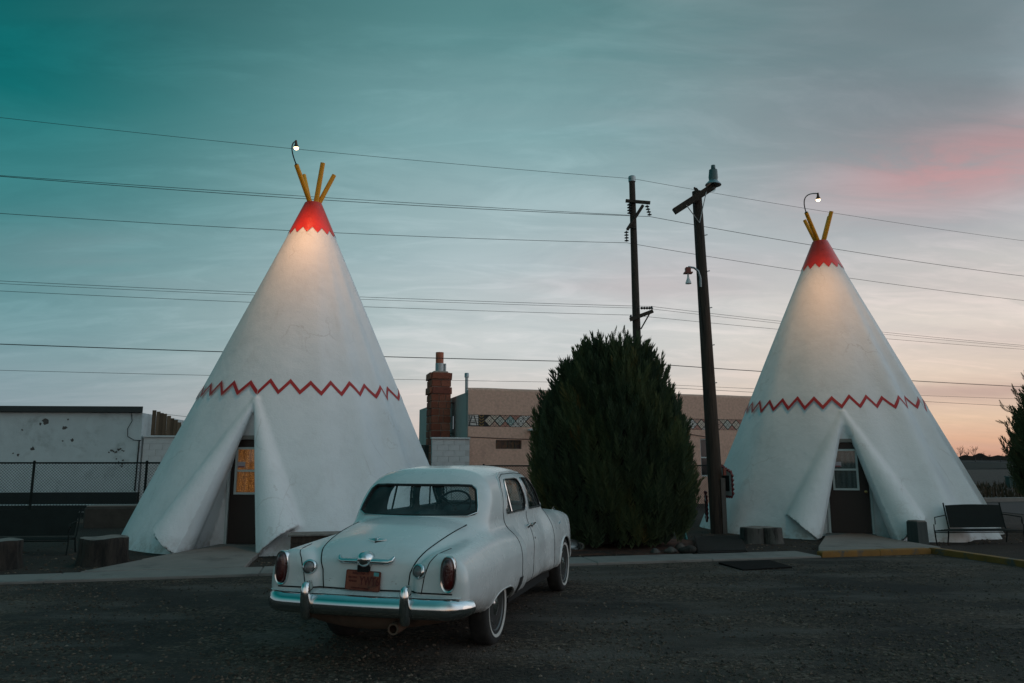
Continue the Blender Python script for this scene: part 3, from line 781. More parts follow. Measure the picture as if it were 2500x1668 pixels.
# ------------------------------------------------------------------ the white sedan
CA = -R(15.9)
CO = Vector((-.888, 7.175, 0.012))
def car_paint():
    m = mat('cream_white_car_paint', (.62, .65, .64), .32, var=.05, vscale=2, spec=.5, coat=.4)
    g = NG(m.node_tree); b = m.node_tree.nodes['Principled BSDF']
    tc = g.new('ShaderNodeTexCoord').outputs['Object']
    sp = g.new('ShaderNodeSeparateXYZ'); g.put(sp.inputs[0], tc)
    n = g.noise(tc, 2.4, 6, .6)
    c = g.mix(g.mr(n, .35, .7), (.60, .635, .63, 1), (.66, .68, .67, 1))
    dirt = g.m('MULTIPLY', g.mr(sp.outputs[2], .30, .72, 1, 0), g.mr(g.noise(tc, 6, 7, .7), .35, .7))
    c = g.mix(g.m('MULTIPLY', dirt, .5), c, (.20, .175, .15, 1))
    dust = g.mr(g.noise(g.mapping(tc, scale=(1, .5, 2.5)), 3.2, 6, .65), .5, .78)
    c = g.mix(g.m('MULTIPLY', dust, .14), c, (.38, .36, .33, 1))
    # rust freckles along the bottom edge of the boot lid
    band = g.m('MULTIPLY', g.m('MULTIPLY', g.mr(sp.outputs[2], .625, .645, 0, 1), g.mr(sp.outputs[2], .66, .70, 1, 0)), g.m('MULTIPLY', g.mr(sp.outputs[1], -1.0, -.95, 1, 0), g.mr(g.m('ABSOLUTE', sp.outputs[0]), .37, .40, 1, 0)))
    rust = g.m('MULTIPLY', band, g.mr(g.noise(g.mapping(tc, scale=(1, 1, 1.6)), 17, 4, .6), .60, .66))
    c = g.mix(rust, c, (.13, .028, .014, 1))
    chip = g.mr(g.noise(tc, 38, 3, .6), .765, .80)
    c = g.mix(g.m('MULTIPLY', chip, .6), c, (.16, .10, .07, 1))
    g.put(b.inputs['Base Color'], c)
    g.put(b.inputs['Roughness'], g.mr(n, .3, .75, .22, .34))
    g.put(b.inputs['Normal'], g.bump(g.noise(tc, 2.3, 3, .5), .06, .02))
    return m
M_PAINT = car_paint()
M_CHROME = mat('chrome', (.62, .64, .64), .10, metal=1.0, var=.06, vscale=8, bump=.03, bscale=9, dark=(.16, .15, .14), dscale=9, dlo=.62, dhi=.78, damt=.6)
M_RIM = mat('grey_wheel_rim', (.10, .11, .11), .45, metal=.3, var=.2)
M_RUB = mat('black_rubber', (.014, .014, .014), .75, var=.3, vscale=9, bump=.15, bscale=40)
M_TYRE = mat('tyre_rubber', (.020, .019, .018), .85, var=.35, vscale=8, bump=.3, bscale=45, dark=(.05, .045, .04), dscale=5, dlo=.5, dhi=.75)
M_WW = mat('whitewall', (.48, .47, .44), .8, var=.15, vscale=8)
M_INT = mat('dark_cabin_trim', (.050, .060, .060), .9, var=.2, vscale=6, bump=.2)
M_SEAT = mat('grey_seat_cloth', (.075, .085, .085), .95, var=.2, vscale=8, bump=.3)
M_GAP = mat('panel_gap', (.006, .006, .006), .9)
M_LENS = mat('red_lamp_lens', (.045, .003, .0025), .15, var=.3, vscale=14, spec=.7, coat=.6, bump=.35, bscale=55, bdist=.01)
M_CLENS = mat('clear_lamp_lens', (.16, .15, .15), .10, var=.3, vscale=20, spec=.7, coat=.5, bump=.4, bscale=60)
M_PAN = mat('rusty_pan', (.10, .062, .042), .85, var=.3, vscale=5, bump=.3, dark=(.04, .028, .022), dscale=4)
M_PLATE = mat('copper_number_plate', (.21, .058, .032), .55, metal=.15, var=.25, vscale=12, bump=.25, bscale=30, dark=(.09, .035, .022), dscale=9, dlo=.5, dhi=.7)
M_PLTXT = mat('plate_dark_red_letters', (.085, .010, .008), .6)
M_STKR = mat('teal_plate_sticker', (.10, .32, .33), .6, var=.3, vscale=90)
M_UNDER = mat('underbody_black', (.008, .008, .008), .9, var=.3)
M_CGLASS = glass_mat('car_glass', (.86, .94, .94), .02)

Tf = table([-1.2, -1.05, -.9, -.7, -.45, -.2, 0, .3, 1.0, 2.2, 2.6, 3.2, 3.5, 3.8], [.80, .865, .955, 1.025, 1.085, 1.125, 1.14, 1.135, 1.13, 1.11, 1.08, 1.03, .95, .78])
Wf = table([-1.2, -1.0, -.7, -.3, .2, .8, 1.4, 2.0, 2.5, 3.0, 3.5, 3.9], [.66, .69, .72, .755, .780, .795, .795, .785, .74, .62, .45, .28])
Zr = table([-1.2, -1.0, -.6, -.2, .2, .5, .9], [.885, .905, .935, .96, .972, .965, .93])
Zf = table([1.9, 2.3, 2.8, 3.2, 3.5, 3.9], [.98, 1.005, 1.01, .985, .93, .80])
Rr_ = table([-.4, 0, .35, .8, 1.3, 1.7, 2.1, 2.6], [1.46, 1.52, 1.558, 1.58, 1.58, 1.56, 1.515, 1.44])
Bt = table([-1.3, -1.05, -.75, -.4, 0, 4], [.45, .44, .38, .31, .28, .28])
def sec(ax, z, W, T, zc, bot, n, nb=7.0):
    up = np.maximum(z - zc, 0) / (T - zc); dn = np.maximum(zc - z, 0) / (zc - bot)
    return (np.power(ax / W, n) + np.power(up, n) + np.power(dn, nb)) ** (1 / n) - 1
def car_outer(x, y, z):
    ax = np.abs(x) + 1e-6
    tub = sec(ax, z, Wf(y), Tf(y), .64, Bt(y), 2.75) * .45
    rear = -(y + 1.075 - .10 * (ax / .8) ** 2 - .55 * np.maximum(z - .66, 0) ** 2)
    tub = smax(tub, rear, .09)
    tub = smax(tub, y - 3.72 + .5 * ax ** 2, .14)
    xr = np.abs(ax - .645) + 1e-6
    rf = sec(xr, z, .225 + 0 * y, Zr(y), .64, Bt(y) + .03, 2.35, 3.2) * .21
    rf = smax(rf, -(y + 1.105 - .9 * np.maximum(ax - .70, 0) ** 2 - .30 * np.maximum(z - .70, 0) ** 2), .085)
    rf = smax(rf, y - .80 - .06 * (.7 - z), .045)
    xf = np.abs(ax - .595) + 1e-6
    ff = sec(xf, z, .212 + 0 * y, Zf(y), .62, .33, 2.4) * .21
    ff = smax(ff, (y - 3.78 + 8.0 * np.maximum(ax - .56, 0) ** 2) * .7, .12)
    ff = smax(ff, (2.12 - y) * .35, .10)
    gh = sec(ax, z, .682 + 0 * y, Rr_(y), 1.0, .70, 3.5) * .42
    gh = smax(gh, (-.150 + (z - 1.1) * .66 + .08 * (ax / .6) ** 2 - y) * .83, .15)
    gh = smax(gh, (y - (2.40 - (z - 1.10) * 1.05 - .14 * (ax / .6) ** 2)) * .69, .12)
    F = smin(tub, rf, .030); F = smin(F, ff, .10); F = smin(F, gh, .055)
    return F
def rrect(u, v, poly, r):
    """signed distance to a convex polygon (list of points, ccw) with rounded corners"""
    d = -1e9
    P = np.array(poly, float); n = len(P)
    for i in range(n):
        a, b_ = P[i], P[(i + 1) % n]; e = b_ - a; L = math.hypot(*e); nx, ny = e[1] / L, -e[0] / L
        q = (u - a[0]) * nx + (v - a[1]) * ny
        d = q if i == 0 else smax(d, q, r)
    return d
W_REAR = [(-.60, 1.128), (.60, 1.128), (.525, 1.398), (-.525, 1.398)]
W_RD = [(.64, 1.105), (1.385, 1.105), (1.305, 1.44), (.80, 1.435), (.685, 1.33)]
W_FD = [(1.525, 1.105), (2.16, 1.105), (1.80, 1.43), (1.435, 1.44)]
W_WS = [(-.60, 1.13), (.60, 1.13), (.50, 1.43), (-.50, 1.43)]
def car_cut(x, y, z, F):
    ax = np.abs(x)
    cav = np.maximum(np.maximum(F + .034, -.02 - y + .9 * (np.maximum(1.12 - z, 0))), np.maximum(y - 2.36, .42 - z))
    F = np.maximum(F, -cav)
    side = np.minimum(rrect(y, z, W_RD, .05), rrect(y, z, W_FD, .04))
    F = np.maximum(F, -np.maximum(side, .40 - ax))
    F = np.maximum(F, -np.maximum(rrect(x, z, W_REAR, .07), y - .55))
    F = np.maximum(F, -np.maximum(rrect(x, z, W_WS, .07), 1.75 - y))
    # wheel openings
    op = (np.power(np.abs(y / np.where(y > 0, .44, .37)), 2.8) + np.power(np.maximum(z - .20, 0) / .295, 2.8)) ** (1 / 2.8) - 1
    of = np.sqrt(((y - 2.92) / .385) ** 2 + ((z - .31) / .375) ** 2) - 1
    F = np.maximum(F, -np.maximum(np.minimum(op * .3, of * .38), .46 - ax))
    return F
def car_f(x, y, z): return car_cut(x, y, z, car_outer(x, y, z))

def build_car():
    T = thing('vintage_sedan', 'cream white rounded vintage sedan parked with its rear to us', 'car', tuple(CO), CA)
    V, Q, N = surface_nets(car_f, (-.95, -1.22, .22), (.95, 3.86, 1.62), .0135, 2, .004)
    c = V[Q].mean(1); fo = car_outer(c[:, 0], c[:, 1], c[:, 2]); outer = fo > -.014
    ax = np.abs(c[:, 0]); y, z = c[:, 1], c[:, 2]
    lidx = np.interp(z, [.6, .75, .85, .95, 1.05], [.37, .385, .43, .49, .54])
    lid = outer & (y < -.10) & (ax < lidx) & (z > .62)
    shutB = np.interp(z, [.3, .9, 1.1], [1.25, 1.37, 1.42])
    rear_edge = np.where(z > 1.0, np.interp(z, [1.0, 1.12, 1.30, 1.40, 1.49], [.555, .54, .55, .62, .80]), np.interp(z, [.36, .5, .8, 1.0], [.50, .56, .575, .555]))
    low = z > .37
    under_roof = z < np.interp(y, [.6, .9, 1.4, 1.8, 2.3], [1.43, 1.488, 1.492, 1.475, 1.12])
    dz = outer & (ax > .40) & low & under_roof
    rd = dz & (y > rear_edge) & (y < shutB); fd = dz & (y >= shutB) & (y < np.interp(z, [.36, 1.1, 1.5], [2.20, 2.24, 1.95]))
    # side-to-side split
    groups = {'boot_lid': lid}
    left = c[:, 0] < 0
    parts = {}
    used = lid | rd | fd
    def sub(name, mask, parent, mat_, label=None):
        q = Q[mask]; ids = np.unique(q); re = np.full(len(V), -1); re[ids] = np.arange(len(ids))
        o = np_mesh(name, V[ids], re[q], mat_, parent, True, N[ids], local=True)
        if label: o['label'] = label
        return o
    body = sub('body', ~used & outer, T, M_PAINT)
    sub('cabin_lining', ~outer, T, M_INT)
    lidob = sub('boot_lid', lid, T, M_PAINT)
    doors = {}
    for nm, mk in (('rear_door', rd), ('front_door', fd)):
        for s, sm in (('R', ~left), ('L', left)): doors[nm + s] = sub(nm, mk & sm, T, M_PAINT)
    # --- helpers on the outer surface: tables of where a ray along one axis meets it
    def ray_table(axis, u0, u1, v0, v1, lo, hi, inside_low, h=.006):
        U = np.arange(u0, u1 + h, h); Vv = np.arange(v0, v1 + h, h); uu, vv = np.meshgrid(U, Vv, indexing='ij')
        a, b_ = np.full(uu.shape, lo), np.full(uu.shape, hi)
        for _ in range(20):
            m_ = (a + b_) / 2
            F = car_outer(m_, uu, vv) if axis == 0 else car_outer(uu, m_, vv) if axis == 1 else car_outer(uu, vv, m_)
            ins = (F < 0) if inside_low else (F >= 0)
            a = np.where(ins, m_, a); b_ = np.where(ins, b_, m_)
        def get(u, v):
            fu = min(max((u - u0) / h, 0), len(U) - 1.001); fv = min(max((v - v0) / h, 0), len(Vv) - 1.001); i, j = int(fu), int(fv); p, q = fu - i, fv - j
            return float(a[i, j] * (1 - p) * (1 - q) + a[i + 1, j] * p * (1 - q) + a[i, j + 1] * (1 - p) * q + a[i + 1, j + 1] * p * q)
        return get
    t_side = ray_table(0, -1.1, 3.8, .30, 1.56, .2, 1.1, True)
    t_rear = ray_table(1, -.85, .85, .58, 1.45, -1.4, .6, False)
    t_front = ray_table(1, -.7, .7, 1.08, 1.48, 1.2, 3.2, True)
    t_top = ray_table(2, -.7, .7, -1.0, 3.4, .5, 1.8, True, .012)
    def side_pt(yv, zv, s=1, off=0.0): return Vector((s * (t_side(yv, zv) + off), yv, zv))
    def rear_pt(xv, zv, off=0.0): return Vector((xv, t_rear(xv, zv) - off, zv))
    def top_pt(xv, yv, off=0.0): return Vector((xv, yv, t_top(xv, yv) + off))
    def front_pt(xv, zv, off=0.0): return Vector((xv, t_front(xv, zv) + off, zv))
    def grad(p):
        g_ = gradient(car_outer, np.array([tuple(p)]))[0]; return Vector(g_).normalized()
    def dense(pts, n=40):
        X = np.array(pts, float); d = np.concatenate([[0], np.cumsum(np.linalg.norm(np.diff(X, axis=0), axis=1))])
        t = np.linspace(0, d[-1], n); return [tuple(np.interp(t, d, X[:, k])[i] for k in range(X.shape[1])) for i in range(n)]
    # --- panel gaps
    for s in (1, -1):
        b = MB()
        b.tube([side_pt(np.interp(zz, [.3, .9, 1.1], [1.25, 1.37, 1.42]), zz, s) for zz in np.linspace(.37, 1.08, 24)], .0048, 5)
        dr = [(.50, .37), (.56, .5), (.575, .80), (.565, .93), (.545, 1.05), (.54, 1.12), (.55, 1.25), (.58, 1.36), (.69, 1.45), (.90, 1.488), (1.4, 1.494), (1.80, 1.478), (1.97, 1.40), (2.10, 1.28), (2.24, 1.12), (2.22, .9), (2.20, .37)]
        b.tube([side_pt(p[0], p[1], s) for p in dense(dr, 90)], .0048, 5)
        b.tube([side_pt(p[0], p[1], s) for p in dense([(.52, .37), (2.2, .37)], 30)], .0045, 5)
        b.build('panel_gap', M_GAP, body, smooth=True, local=True)
        # boot lid edges and fender seam
        b = MB()
        b.tube([rear_pt(s * np.interp(zz, [.6, .75, .85, .95, 1.05], [.37, .385, .43, .49, .54]), zz) for zz in np.linspace(.605, 1.055, 44)], .0052, 5)
        b.build('panel_gap', M_GAP, body, smooth=True, local=True)
        b = MB(); b.tube([rear_pt(s * np.interp(zz, [.6, .74, .84, .90, .93], [.505, .53, .565, .61, .655]), zz) for zz in np.linspace(.605, .92, 24)], .0042, 5)
        b.build('panel_gap', M_GAP, body, smooth=True, local=True)
    b = MB(); b.tube([rear_pt(xx, .612) for xx in np.linspace(-.76, .76, 40)], .006, 5); b.build('panel_gap', M_GAP, body, smooth=True, local=True)
    # drip rail over the doors
    for s in (1, -1):
        b = MB(); b.tube([side_pt(p[0], p[1], s, .002) for p in dense([(.515, 1.12), (.52, 1.26), (.55, 1.37), (.665, 1.47), (.90, 1.508), (1.4, 1.513), (1.82, 1.495), (2.02, 1.39), (2.27, 1.13)], 60)], .0075, 6)
        b.build('drip_rail', M_PAINT, body, smooth=True, local=True)
    # --- glass with rubber seals and bright frames
    def contour(poly, r, n=72):
        cx = sum(p[0] for p in poly) / len(poly); cz = sum(p[1] for p in poly) / len(poly)
        a = 2 * PI * np.arange(n) / n; lo, hi = np.zeros(n), np.full(n, 1.2)
        for _ in range(24):
            m_ = (lo + hi) / 2; ins = rrect(cx + m_ * np.cos(a), cz + m_ * np.sin(a), poly, r) < 0
            lo = np.where(ins, m_, lo); hi = np.where(ins, hi, m_)
        return [(float(cx + lo[k] * math.cos(a[k])), float(cz + lo[k] * math.sin(a[k]))) for k in range(n)]
    def pane(name, ring, parent, off):
        c0 = sum(ring, Vector()) / len(ring); b = MB(); n = len(ring); vs = []; fs = []
        for k, sc in enumerate((1.01, .66, .33)): vs += [c0 + (p - c0) * sc + off * (1 - sc) * .0 for p in ring]
        vs.append(c0)
        for r_ in range(2): fs += [(r_ * n + i, r_ * n + (i + 1) % n, (r_ + 1) * n + (i + 1) % n, (r_ + 1) * n + i) for i in range(n)]
        fs += [(2 * n + i, 2 * n + (i + 1) % n, 3 * n) for i in range(n)]
        b.add(vs, fs); return b.build(name, M_CGLASS, parent, smooth=True, local=True)
    rr = [rear_pt(p[0], p[1], .0) for p in contour(W_REAR, .07)]
    b = MB(); b.ring([p + Vector((0, -.002, 0)) for p in rr], .013, 8); seal = b.build('rear_window_seal', M_RUB, body, smooth=True, local=True)
    b = MB(); c0 = sum(rr, Vector()) / len(rr); b.ring([c0 + (p - c0) * 1.022 + Vector((0, -.008, 0)) for p in rr], .006, 6); b.build('rear_window_trim', M_CHROME, body, smooth=True, local=True)
    # curved rear glass that follows the body
    b = MB(); n_ = 72; cont = contour(W_REAR, .07); vs = []; fs = []; cx, cz = 0, 1.26
    for sc in (1.0, .8, .6, .4, .2): vs += [rear_pt(cx + (p[0] - cx) * sc, cz + (p[1] - cz) * sc, -.012) for p in cont]
    vs.append(rear_pt(cx, cz, -.012))
    for r_ in range(4): fs += [(r_ * n_ + i, r_ * n_ + (i + 1) % n_, (r_ + 1) * n_ + (i + 1) % n_, (r_ + 1) * n_ + i) for i in range(n_)]
    fs += [(4 * n_ + i, 4 * n_ + (i + 1) % n_, 5 * n_) for i in range(n_)]
    b.add(vs, fs); b.build('rear_window', M_CGLASS, T, smooth=True, local=True)
    # windscreen
    cont = contour(W_WS, .07); fr = [front_pt(*p) for p in cont]
    b = MB(); b.ring(fr, .013, 8); b.build('windscreen_seal', M_RUB, body, smooth=True, local=True)
    b = MB(); vs = []; fs = []
    for sc in (1.0, .75, .5, .25): vs += [front_pt(p[0] * sc, 1.27 + (p[1] - 1.27) * sc, -.012) for p in cont]
    vs.append(front_pt(0, 1.27, -.012))
    for r_ in range(3): fs += [(r_ * n_ + i, r_ * n_ + (i + 1) % n_, (r_ + 1) * n_ + (i + 1) % n_, (r_ + 1) * n_ + i) for i in range(n_)]
    fs += [(3 * n_ + i, 3 * n_ + (i + 1) % n_, 4 * n_) for i in range(n_)]
    b.add(vs, fs); b.build('windscreen', M_CGLASS, T, smooth=True, local=True)
    for s, S_ in ((1, 'R'), (-1, 'L')):
        for poly, r_, dn, bar in ((W_RD, .05, 'rear_door', (.86, .84)), (W_FD, .04, 'front_door', (1.93, 1.72))):
            dob = doors[dn + S_]
            ring = [side_pt(p[0], p[1], s) for p in contour(poly, r_)]
            b = MB(); b.ring([p - Vector((s * .004, 0, 0)) for p in ring], .011, 8); b.build('window_seal', M_RUB, dob, smooth=True, local=True)
            c0 = sum(ring, Vector()) / len(ring)
            b = MB(); b.ring([c0 + (p - c0) * 1.03 + Vector((s * .004, 0, 0)) for p in ring], .005, 6); b.build('window_trim', M_CHROME, dob, smooth=True, local=True)
            pane('side_window', [p - Vector((s * .014, 0, 0)) for p in ring], dob, Vector())
            p0, p1 = side_pt(bar[0], 1.11, s, -.008), side_pt(bar[1], 1.43, s, -.008)
            b = MB(); b.tube([p0, p1], .009, 6); b.tube([p0 + Vector((0, .016, 0)), p1 + Vector((0, .016, 0))], .006, 6); b.build('vent_window_bar', M_CHROME if s > 0 else M_RUB, dob, local=True)
        # handles meet at the middle gap
        for dn, yy, sg in (('rear_door', 1.30, -1), ('front_door', 1.45, 1)):
            p = side_pt(yy, .93, s); nrm = grad(p); b = MB()
            b.lathe([(.022, -.004), (.022, .010), (.014, .018), (.012, .040)], p, nrm, 14)
            q = p + nrm * .040
            b.tube([q - Vector((0, sg * .02, 0)), q + Vector((0, sg * .05, .004)), q + Vector((0, sg * .11, -.004)) - nrm * .008], [.011, .010, .006], 8)
            b.build('handle', M_CHROME, doors[dn + S_], smooth=50, local=True)
        p = side_pt(1.42, .80, s); b = MB().lathe([(.011, -.002), (.011, .004), (.001, .005)], p, grad(p), 10); b.build('lock', M_GAP, doors['front_door' + S_], local=True)
        # stone guard at the foot of the rear fender
        b = MB(); vs = []; fs = []
        for zz in np.linspace(.375, .52, 9):
            w0 = .66 + (.0 if zz > .42 else -.02); yb = np.interp(zz, [.375, .44, .52], [.42, .455, .475]); yt = np.interp(zz, [.375, .44, .52], [.53, .575, .60])
            vs += [side_pt(yb, zz, s, .006), side_pt((yb + yt) / 2, zz, s, .009), side_pt(yt, zz, s, .006)]
        for i in range(8):
            for j in range(2): fs.append((i * 3 + j, i * 3 + j + 1, i * 3 + 4 + j, i * 3 + 3 + j))
        b.add(vs, fs); b.build('stone_guard', M_RUB, T, smooth=True, local=True)
        # lamp script on the front fender
        b = MB(); b.tube([side_pt(2.62 + .014 * i, .855 + .012 * math.sin(i * 2.2) + .002 * i, s, .003) for i in range(11)], .003, 5); b.build('fender_script', M_CHROME, T, local=True)
        # wheel-arch lip on the rear fender
        b = MB(); pts = []
        for a in np.linspace(.12, PI - .12, 34):
            cs, sn = math.cos(a), math.sin(a); ex = 2 / 2.8
            yy = (.44 if cs > 0 else .37) * math.copysign(abs(cs) ** ex, cs); zz = .20 + .295 * abs(sn) ** ex
            if zz > .34: pts.append(side_pt(yy, zz, s, -.004))
        b.tube(pts, .009, 6); b.build('arch_lip', M_PAINT, body, smooth=True, local=True)
        pts = []
        for a in np.linspace(-.05, PI + .05, 36):
            yy = 2.92 + .385 * math.cos(a); zz = .31 + .375 * math.sin(a)
            if zz > .32: pts.append(side_pt(yy, zz, s, -.002))
        b = MB(); b.tube(pts, .014, 6); b.build('arch_lip', M_PAINT, body, smooth=True, local=True)
        # tail lamp: upright pill
        pc = rear_pt(s * .728, .760); nrm = (grad(pc) + Vector((0, -.6, 0))).normalized()
        ux = Vector((0, 0, 1)).cross(nrm).normalized(); uz = nrm.cross(ux)
        def pill(sc, off, n=36):
            out = []
            for k in range(n):
                a = 2 * PI * k / n; cx_ = math.copysign(abs(math.cos(a)) ** .8, math.cos(a)) * .056 * sc; cz_ = math.copysign(abs(math.sin(a)) ** .8, math.sin(a)) * (.128 - .056 * (1 - sc))
                out.append(pc + ux * cx_ + uz * cz_ + nrm * off)
            return out
        def loft(rings, capc):
            b = MB(); n = len(rings[0]); vs = [p for r in rings for p in r]; fs = []
            for r in range(len(rings) - 1): fs += [(r * n + i, r * n + (i + 1) % n, (r + 1) * n + (i + 1) % n, (r + 1) * n + i) for i in range(n)]
            if capc: fs.append(tuple((len(rings) - 1) * n + i for i in range(n)))
            return b.add(vs, fs)
        tl = thing_part('tail_lamp', T)
        bz = loft([pill(1.16, -.03), pill(1.16, .010), pill(1.06, .022), pill(.86, .018), pill(.84, .004)], False).build('bezel', M_CHROME, tl, smooth=50, local=True)
        loft([pill(.86, -.0), pill(.84, .022), pill(.70, .036), pill(.40, .046), pill(.12, .048)], True).build('lens', M_LENS, tl, smooth=50, local=True)
        # round reversing lamp
        pc = rear_pt(s * .482, .772); nrm = (grad(pc) + Vector((0, -.5, 0))).normalized()
        rl = thing_part('reversing_lamp', T)
        MB().lathe([(.060, -.02), (.060, .012), (.054, .026), (.044, .030), (.040, .018)], pc, nrm, 28).build('bezel', M_CHROME, rl, smooth=50, local=True)
        MB().lathe([(.043, .012), (.040, .024), (.028, .034), (.001, .038)], pc, nrm, 24).build('lens', M_CLENS, rl, smooth=50, local=True)
        # head lamp
        pc = Vector((s * .60, 3.66, .74)); hl = thing_part('head_lamp', T)
        MB().lathe([(.115, -.04), (.118, .05), (.10, .075), (.09, .06)], pc, (s * .05, 1, .02), 28).build('bezel', M_CHROME, hl, smooth=50, local=True)
        MB().lathe([(.092, .05), (.07, .085), (.001, .10)], pc, (s * .05, 1, .02), 24).build('lens', M_CLENS, hl, smooth=50, local=True)
    # --- boot trim
    b = MB(); pc = rear_pt(0, .838); vs = []
    b.lathe([(.001, .100), (.026, .094), (.050, .074), (.066, .044), (.074, .010), (.076, -.02)], pc + Vector((0, .01, -.004)), (0, -1, .30), 24)
    for s in (1, -1):
        path = [(.03, .829, .021), (.08, .830, .021), (.15, .829, .020), (.205, .828, .019), (.230, .840, .015), (.242, .866, .008)]
        pts = [rear_pt(s * p[0], p[1], .018) for p in path]
        b.tube(pts, [p[2] * 1.15 for p in path], 8)
    em = b.build('boot_handle', M_CHROME, lidob, smooth=60, local=True)
    MB().box(rear_pt(.0, .775, .012), (.10, .04, .05)).build('plate_bracket', M_UNDER, lidob, local=True)
    p0 = top_pt(0, -.865, .004); nrm = grad(p0); t1 = Vector((0, nrm.z, -nrm.y)).normalized()
    b = MB(); xx = Vector((1, 0, 0))
    for s in (1, -1):
        b.add([p0 - t1 * .035 + nrm * .012, p0 + xx * s * .085 + t1 * .012 + nrm * .004, p0 + xx * s * .02 + t1 * .012 + nrm * .012, p0 + nrm * .0, p0 + xx * s * .085 + t1 * .006 - nrm * .004, p0 - t1 * .040 - nrm * .006],
              [(0, 1, 2), (0, 5, 4, 1), (1, 4, 3, 2), (0, 2, 3)])
    b.tube([p0 - t1 * .01 + nrm * .012, p0 + t1 * .035 + xx * .012 + nrm * .010], [.014, .005], 6)
    b.build('boot_emblem', M_CHROME, lidob, local=True)
    # --- number plate
    pc = rear_pt(0, .684, .020) + Vector((0, 0, 0)); tilt = R(-4)
    pl = thing_part('number_plate', T)
    PMx = Matrix.Translation(pc) @ Matrix.Rotation(R(2.0), 4, 'Y') @ Matrix.Rotation(tilt, 4, 'X')
    b = MB(); w_, h_ = .152, .077; pts = []
    for sx, sz, a0 in ((1, -1, -90), (1, 1, 0), (-1, 1, 90), (-1, -1, 180)):
        for k in range(5):
            a = R(a0 + 22.5 * k); pts.append((sx * (w_ - .014) + .014 * math.cos(a), sz * (h_ - .014) + .014 * math.sin(a)))
    n = len(pts); vs = [PMx @ Vector((p[0], .004, p[1])) for p in pts] + [PMx @ Vector((p[0], -.003, p[1])) for p in pts]
    b.add(vs, [tuple(range(n)), tuple(range(2 * n - 1, n - 1, -1))] + [(i, (i + 1) % n, n + (i + 1) % n, n + i) for i in range(n)])
    b.build('plate_sheet', M_PLATE, pl, local=True)
    b = MB(); b.ring([PMx @ Vector((p[0] * .97, -.004, p[1] * .95)) for p in pts], .0022, 5); b.build('plate_rim', M_PLTXT, pl, local=True)
    def text(body_, size, x, z, parent, matl, name, wsc=1.0):
        cu = bpy.data.curves.new('t', 'FONT'); cu.body = body_; cu.size = size; cu.align_x = 'CENTER'; cu.align_y = 'CENTER'; cu.extrude = .0012; cu.offset = size * .012
        to = bpy.data.objects.new('t', cu); COL.objects.link(to); bpy.context.view_layer.update()
        me = bpy.data.meshes.new_from_object(to.evaluated_get(bpy.context.evaluated_depsgraph_get())); bpy.data.objects.remove(to)
        Mx = PMx @ Matrix.Translation((x, -.0045, z)) @ Matrix.Rotation(R(90), 4, 'X') @ Matrix.Diagonal((wsc, 1, 1, 1))
        me.transform(Mx); me.materials.clear(); me.materials.append(matl); me.name = name
        o = bpy.data.objects.new(name, me); COL.objects.link(o); o.parent = parent; return o
    text('ARIZONA 77', .026, -.022, .053, pl, M_PLTXT, 'plate_lettering')
    text('HISTORIC', .021, -.088, .020, pl, M_PLTXT, 'plate_lettering', .86)
    text('VEHICLE', .021, -.088, -.008, pl, M_PLTXT, 'plate_lettering', .86)
    text('YWT6', .094, .058, -.005, pl, M_PLTXT, 'plate_lettering', .66)
    text('HORSELESS CARRIAGE', .018, -.02, -.060, pl, M_PLTXT, 'plate_lettering', .86)
    b = MB(); b.add([PMx @ Vector(p) for p in ((.092, -.0045, .040), (.136, -.0045, .040), (.136, -.0045, .070), (.092, -.0045, .070))], [(0, 1, 2, 3)]); b.build('plate_sticker', M_STKR, pl, local=True)
    # --- bumpers
    def bumper(name, sgn, y0, z0, z1, half, wrap):
        prof = [(.0, 0), (.035, .03), (.055, .16), (.064, .40), (.060, .66), (.044, .88), (.012, 1.0), (-.012, .97), (.030, .80), (.040, .5), (.032, .2), (-.004, .02)]
        path = []
        for k in range(49):
            t = -1 + 2 * k / 48; xx = half * math.copysign(min(1, abs(t) * 1.04) if abs(t) < .96 else 1.0, t)
            e = max(0, (abs(t) - .80) / .20); path.append((half * t if abs(t) < .97 else half * math.copysign(.975 + .01 * (abs(t) - .97) * 30, t), y0 + sgn * (-(.05 * t * t) - wrap * e ** 2.2), 1 - .30 * e ** 3))
        vs = []; fs = []; n = len(prof)
        for i, (px, py, hs) in enumerate(path):
            a = Vector(path[max(i - 1, 0)][:2]); c_ = Vector(path[min(i + 1, 48)][:2]); d = (c_ - a).normalized(); nr = Vector((d.y, -d.x)) * (-sgn * -1)
            if sgn < 0: nr = Vector((d.y, -d.x))
            else: nr = Vector((-d.y, d.x))
            zm = z0 + (z1 - z0) * .5
            for (o_, h_) in prof: vs.append((px + nr.x * o_, py + nr.y * o_, zm + (z0 + (z1 - z0) * h_ - zm) * hs))
        for i in range(48): fs += [(i * n + j, i * n + (j + 1) % n, (i + 1) * n + (j + 1) % n, (i + 1) * n + j) for j in range(n)]
        fs += [tuple(range(n)), tuple(48 * n + j for j in range(n))[::-1]]
        ob = MB().add(vs, fs).build(name, M_CHROME, T, smooth=50, local=True)
        for s in (1, -1):
            vs = []; fs = []; lv = [(.395, .030, .02), (.42, .040, .035), (.50, .044, .052), (.58, .044, .060), (.64, .040, .058), (.672, .030, .045), (.684, .012, .028)]
            m_ = 14
            for zz, hw, dp in lv:
                for k in range(m_):
                    a = PI * 2 * k / m_; vs.append((s * .425 + hw * math.cos(a), y0 + sgn * (.058 + (dp * math.sin(a) if math.sin(a) > 0 else .07 * math.sin(a))), zz + (z0 - .43)))
            for i in range(len(lv) - 1): fs += [(i * m_ + k, i * m_ + (k + 1) % m_, (i + 1) * m_ + (k + 1) % m_, (i + 1) * m_ + k) for k in range(m_)]
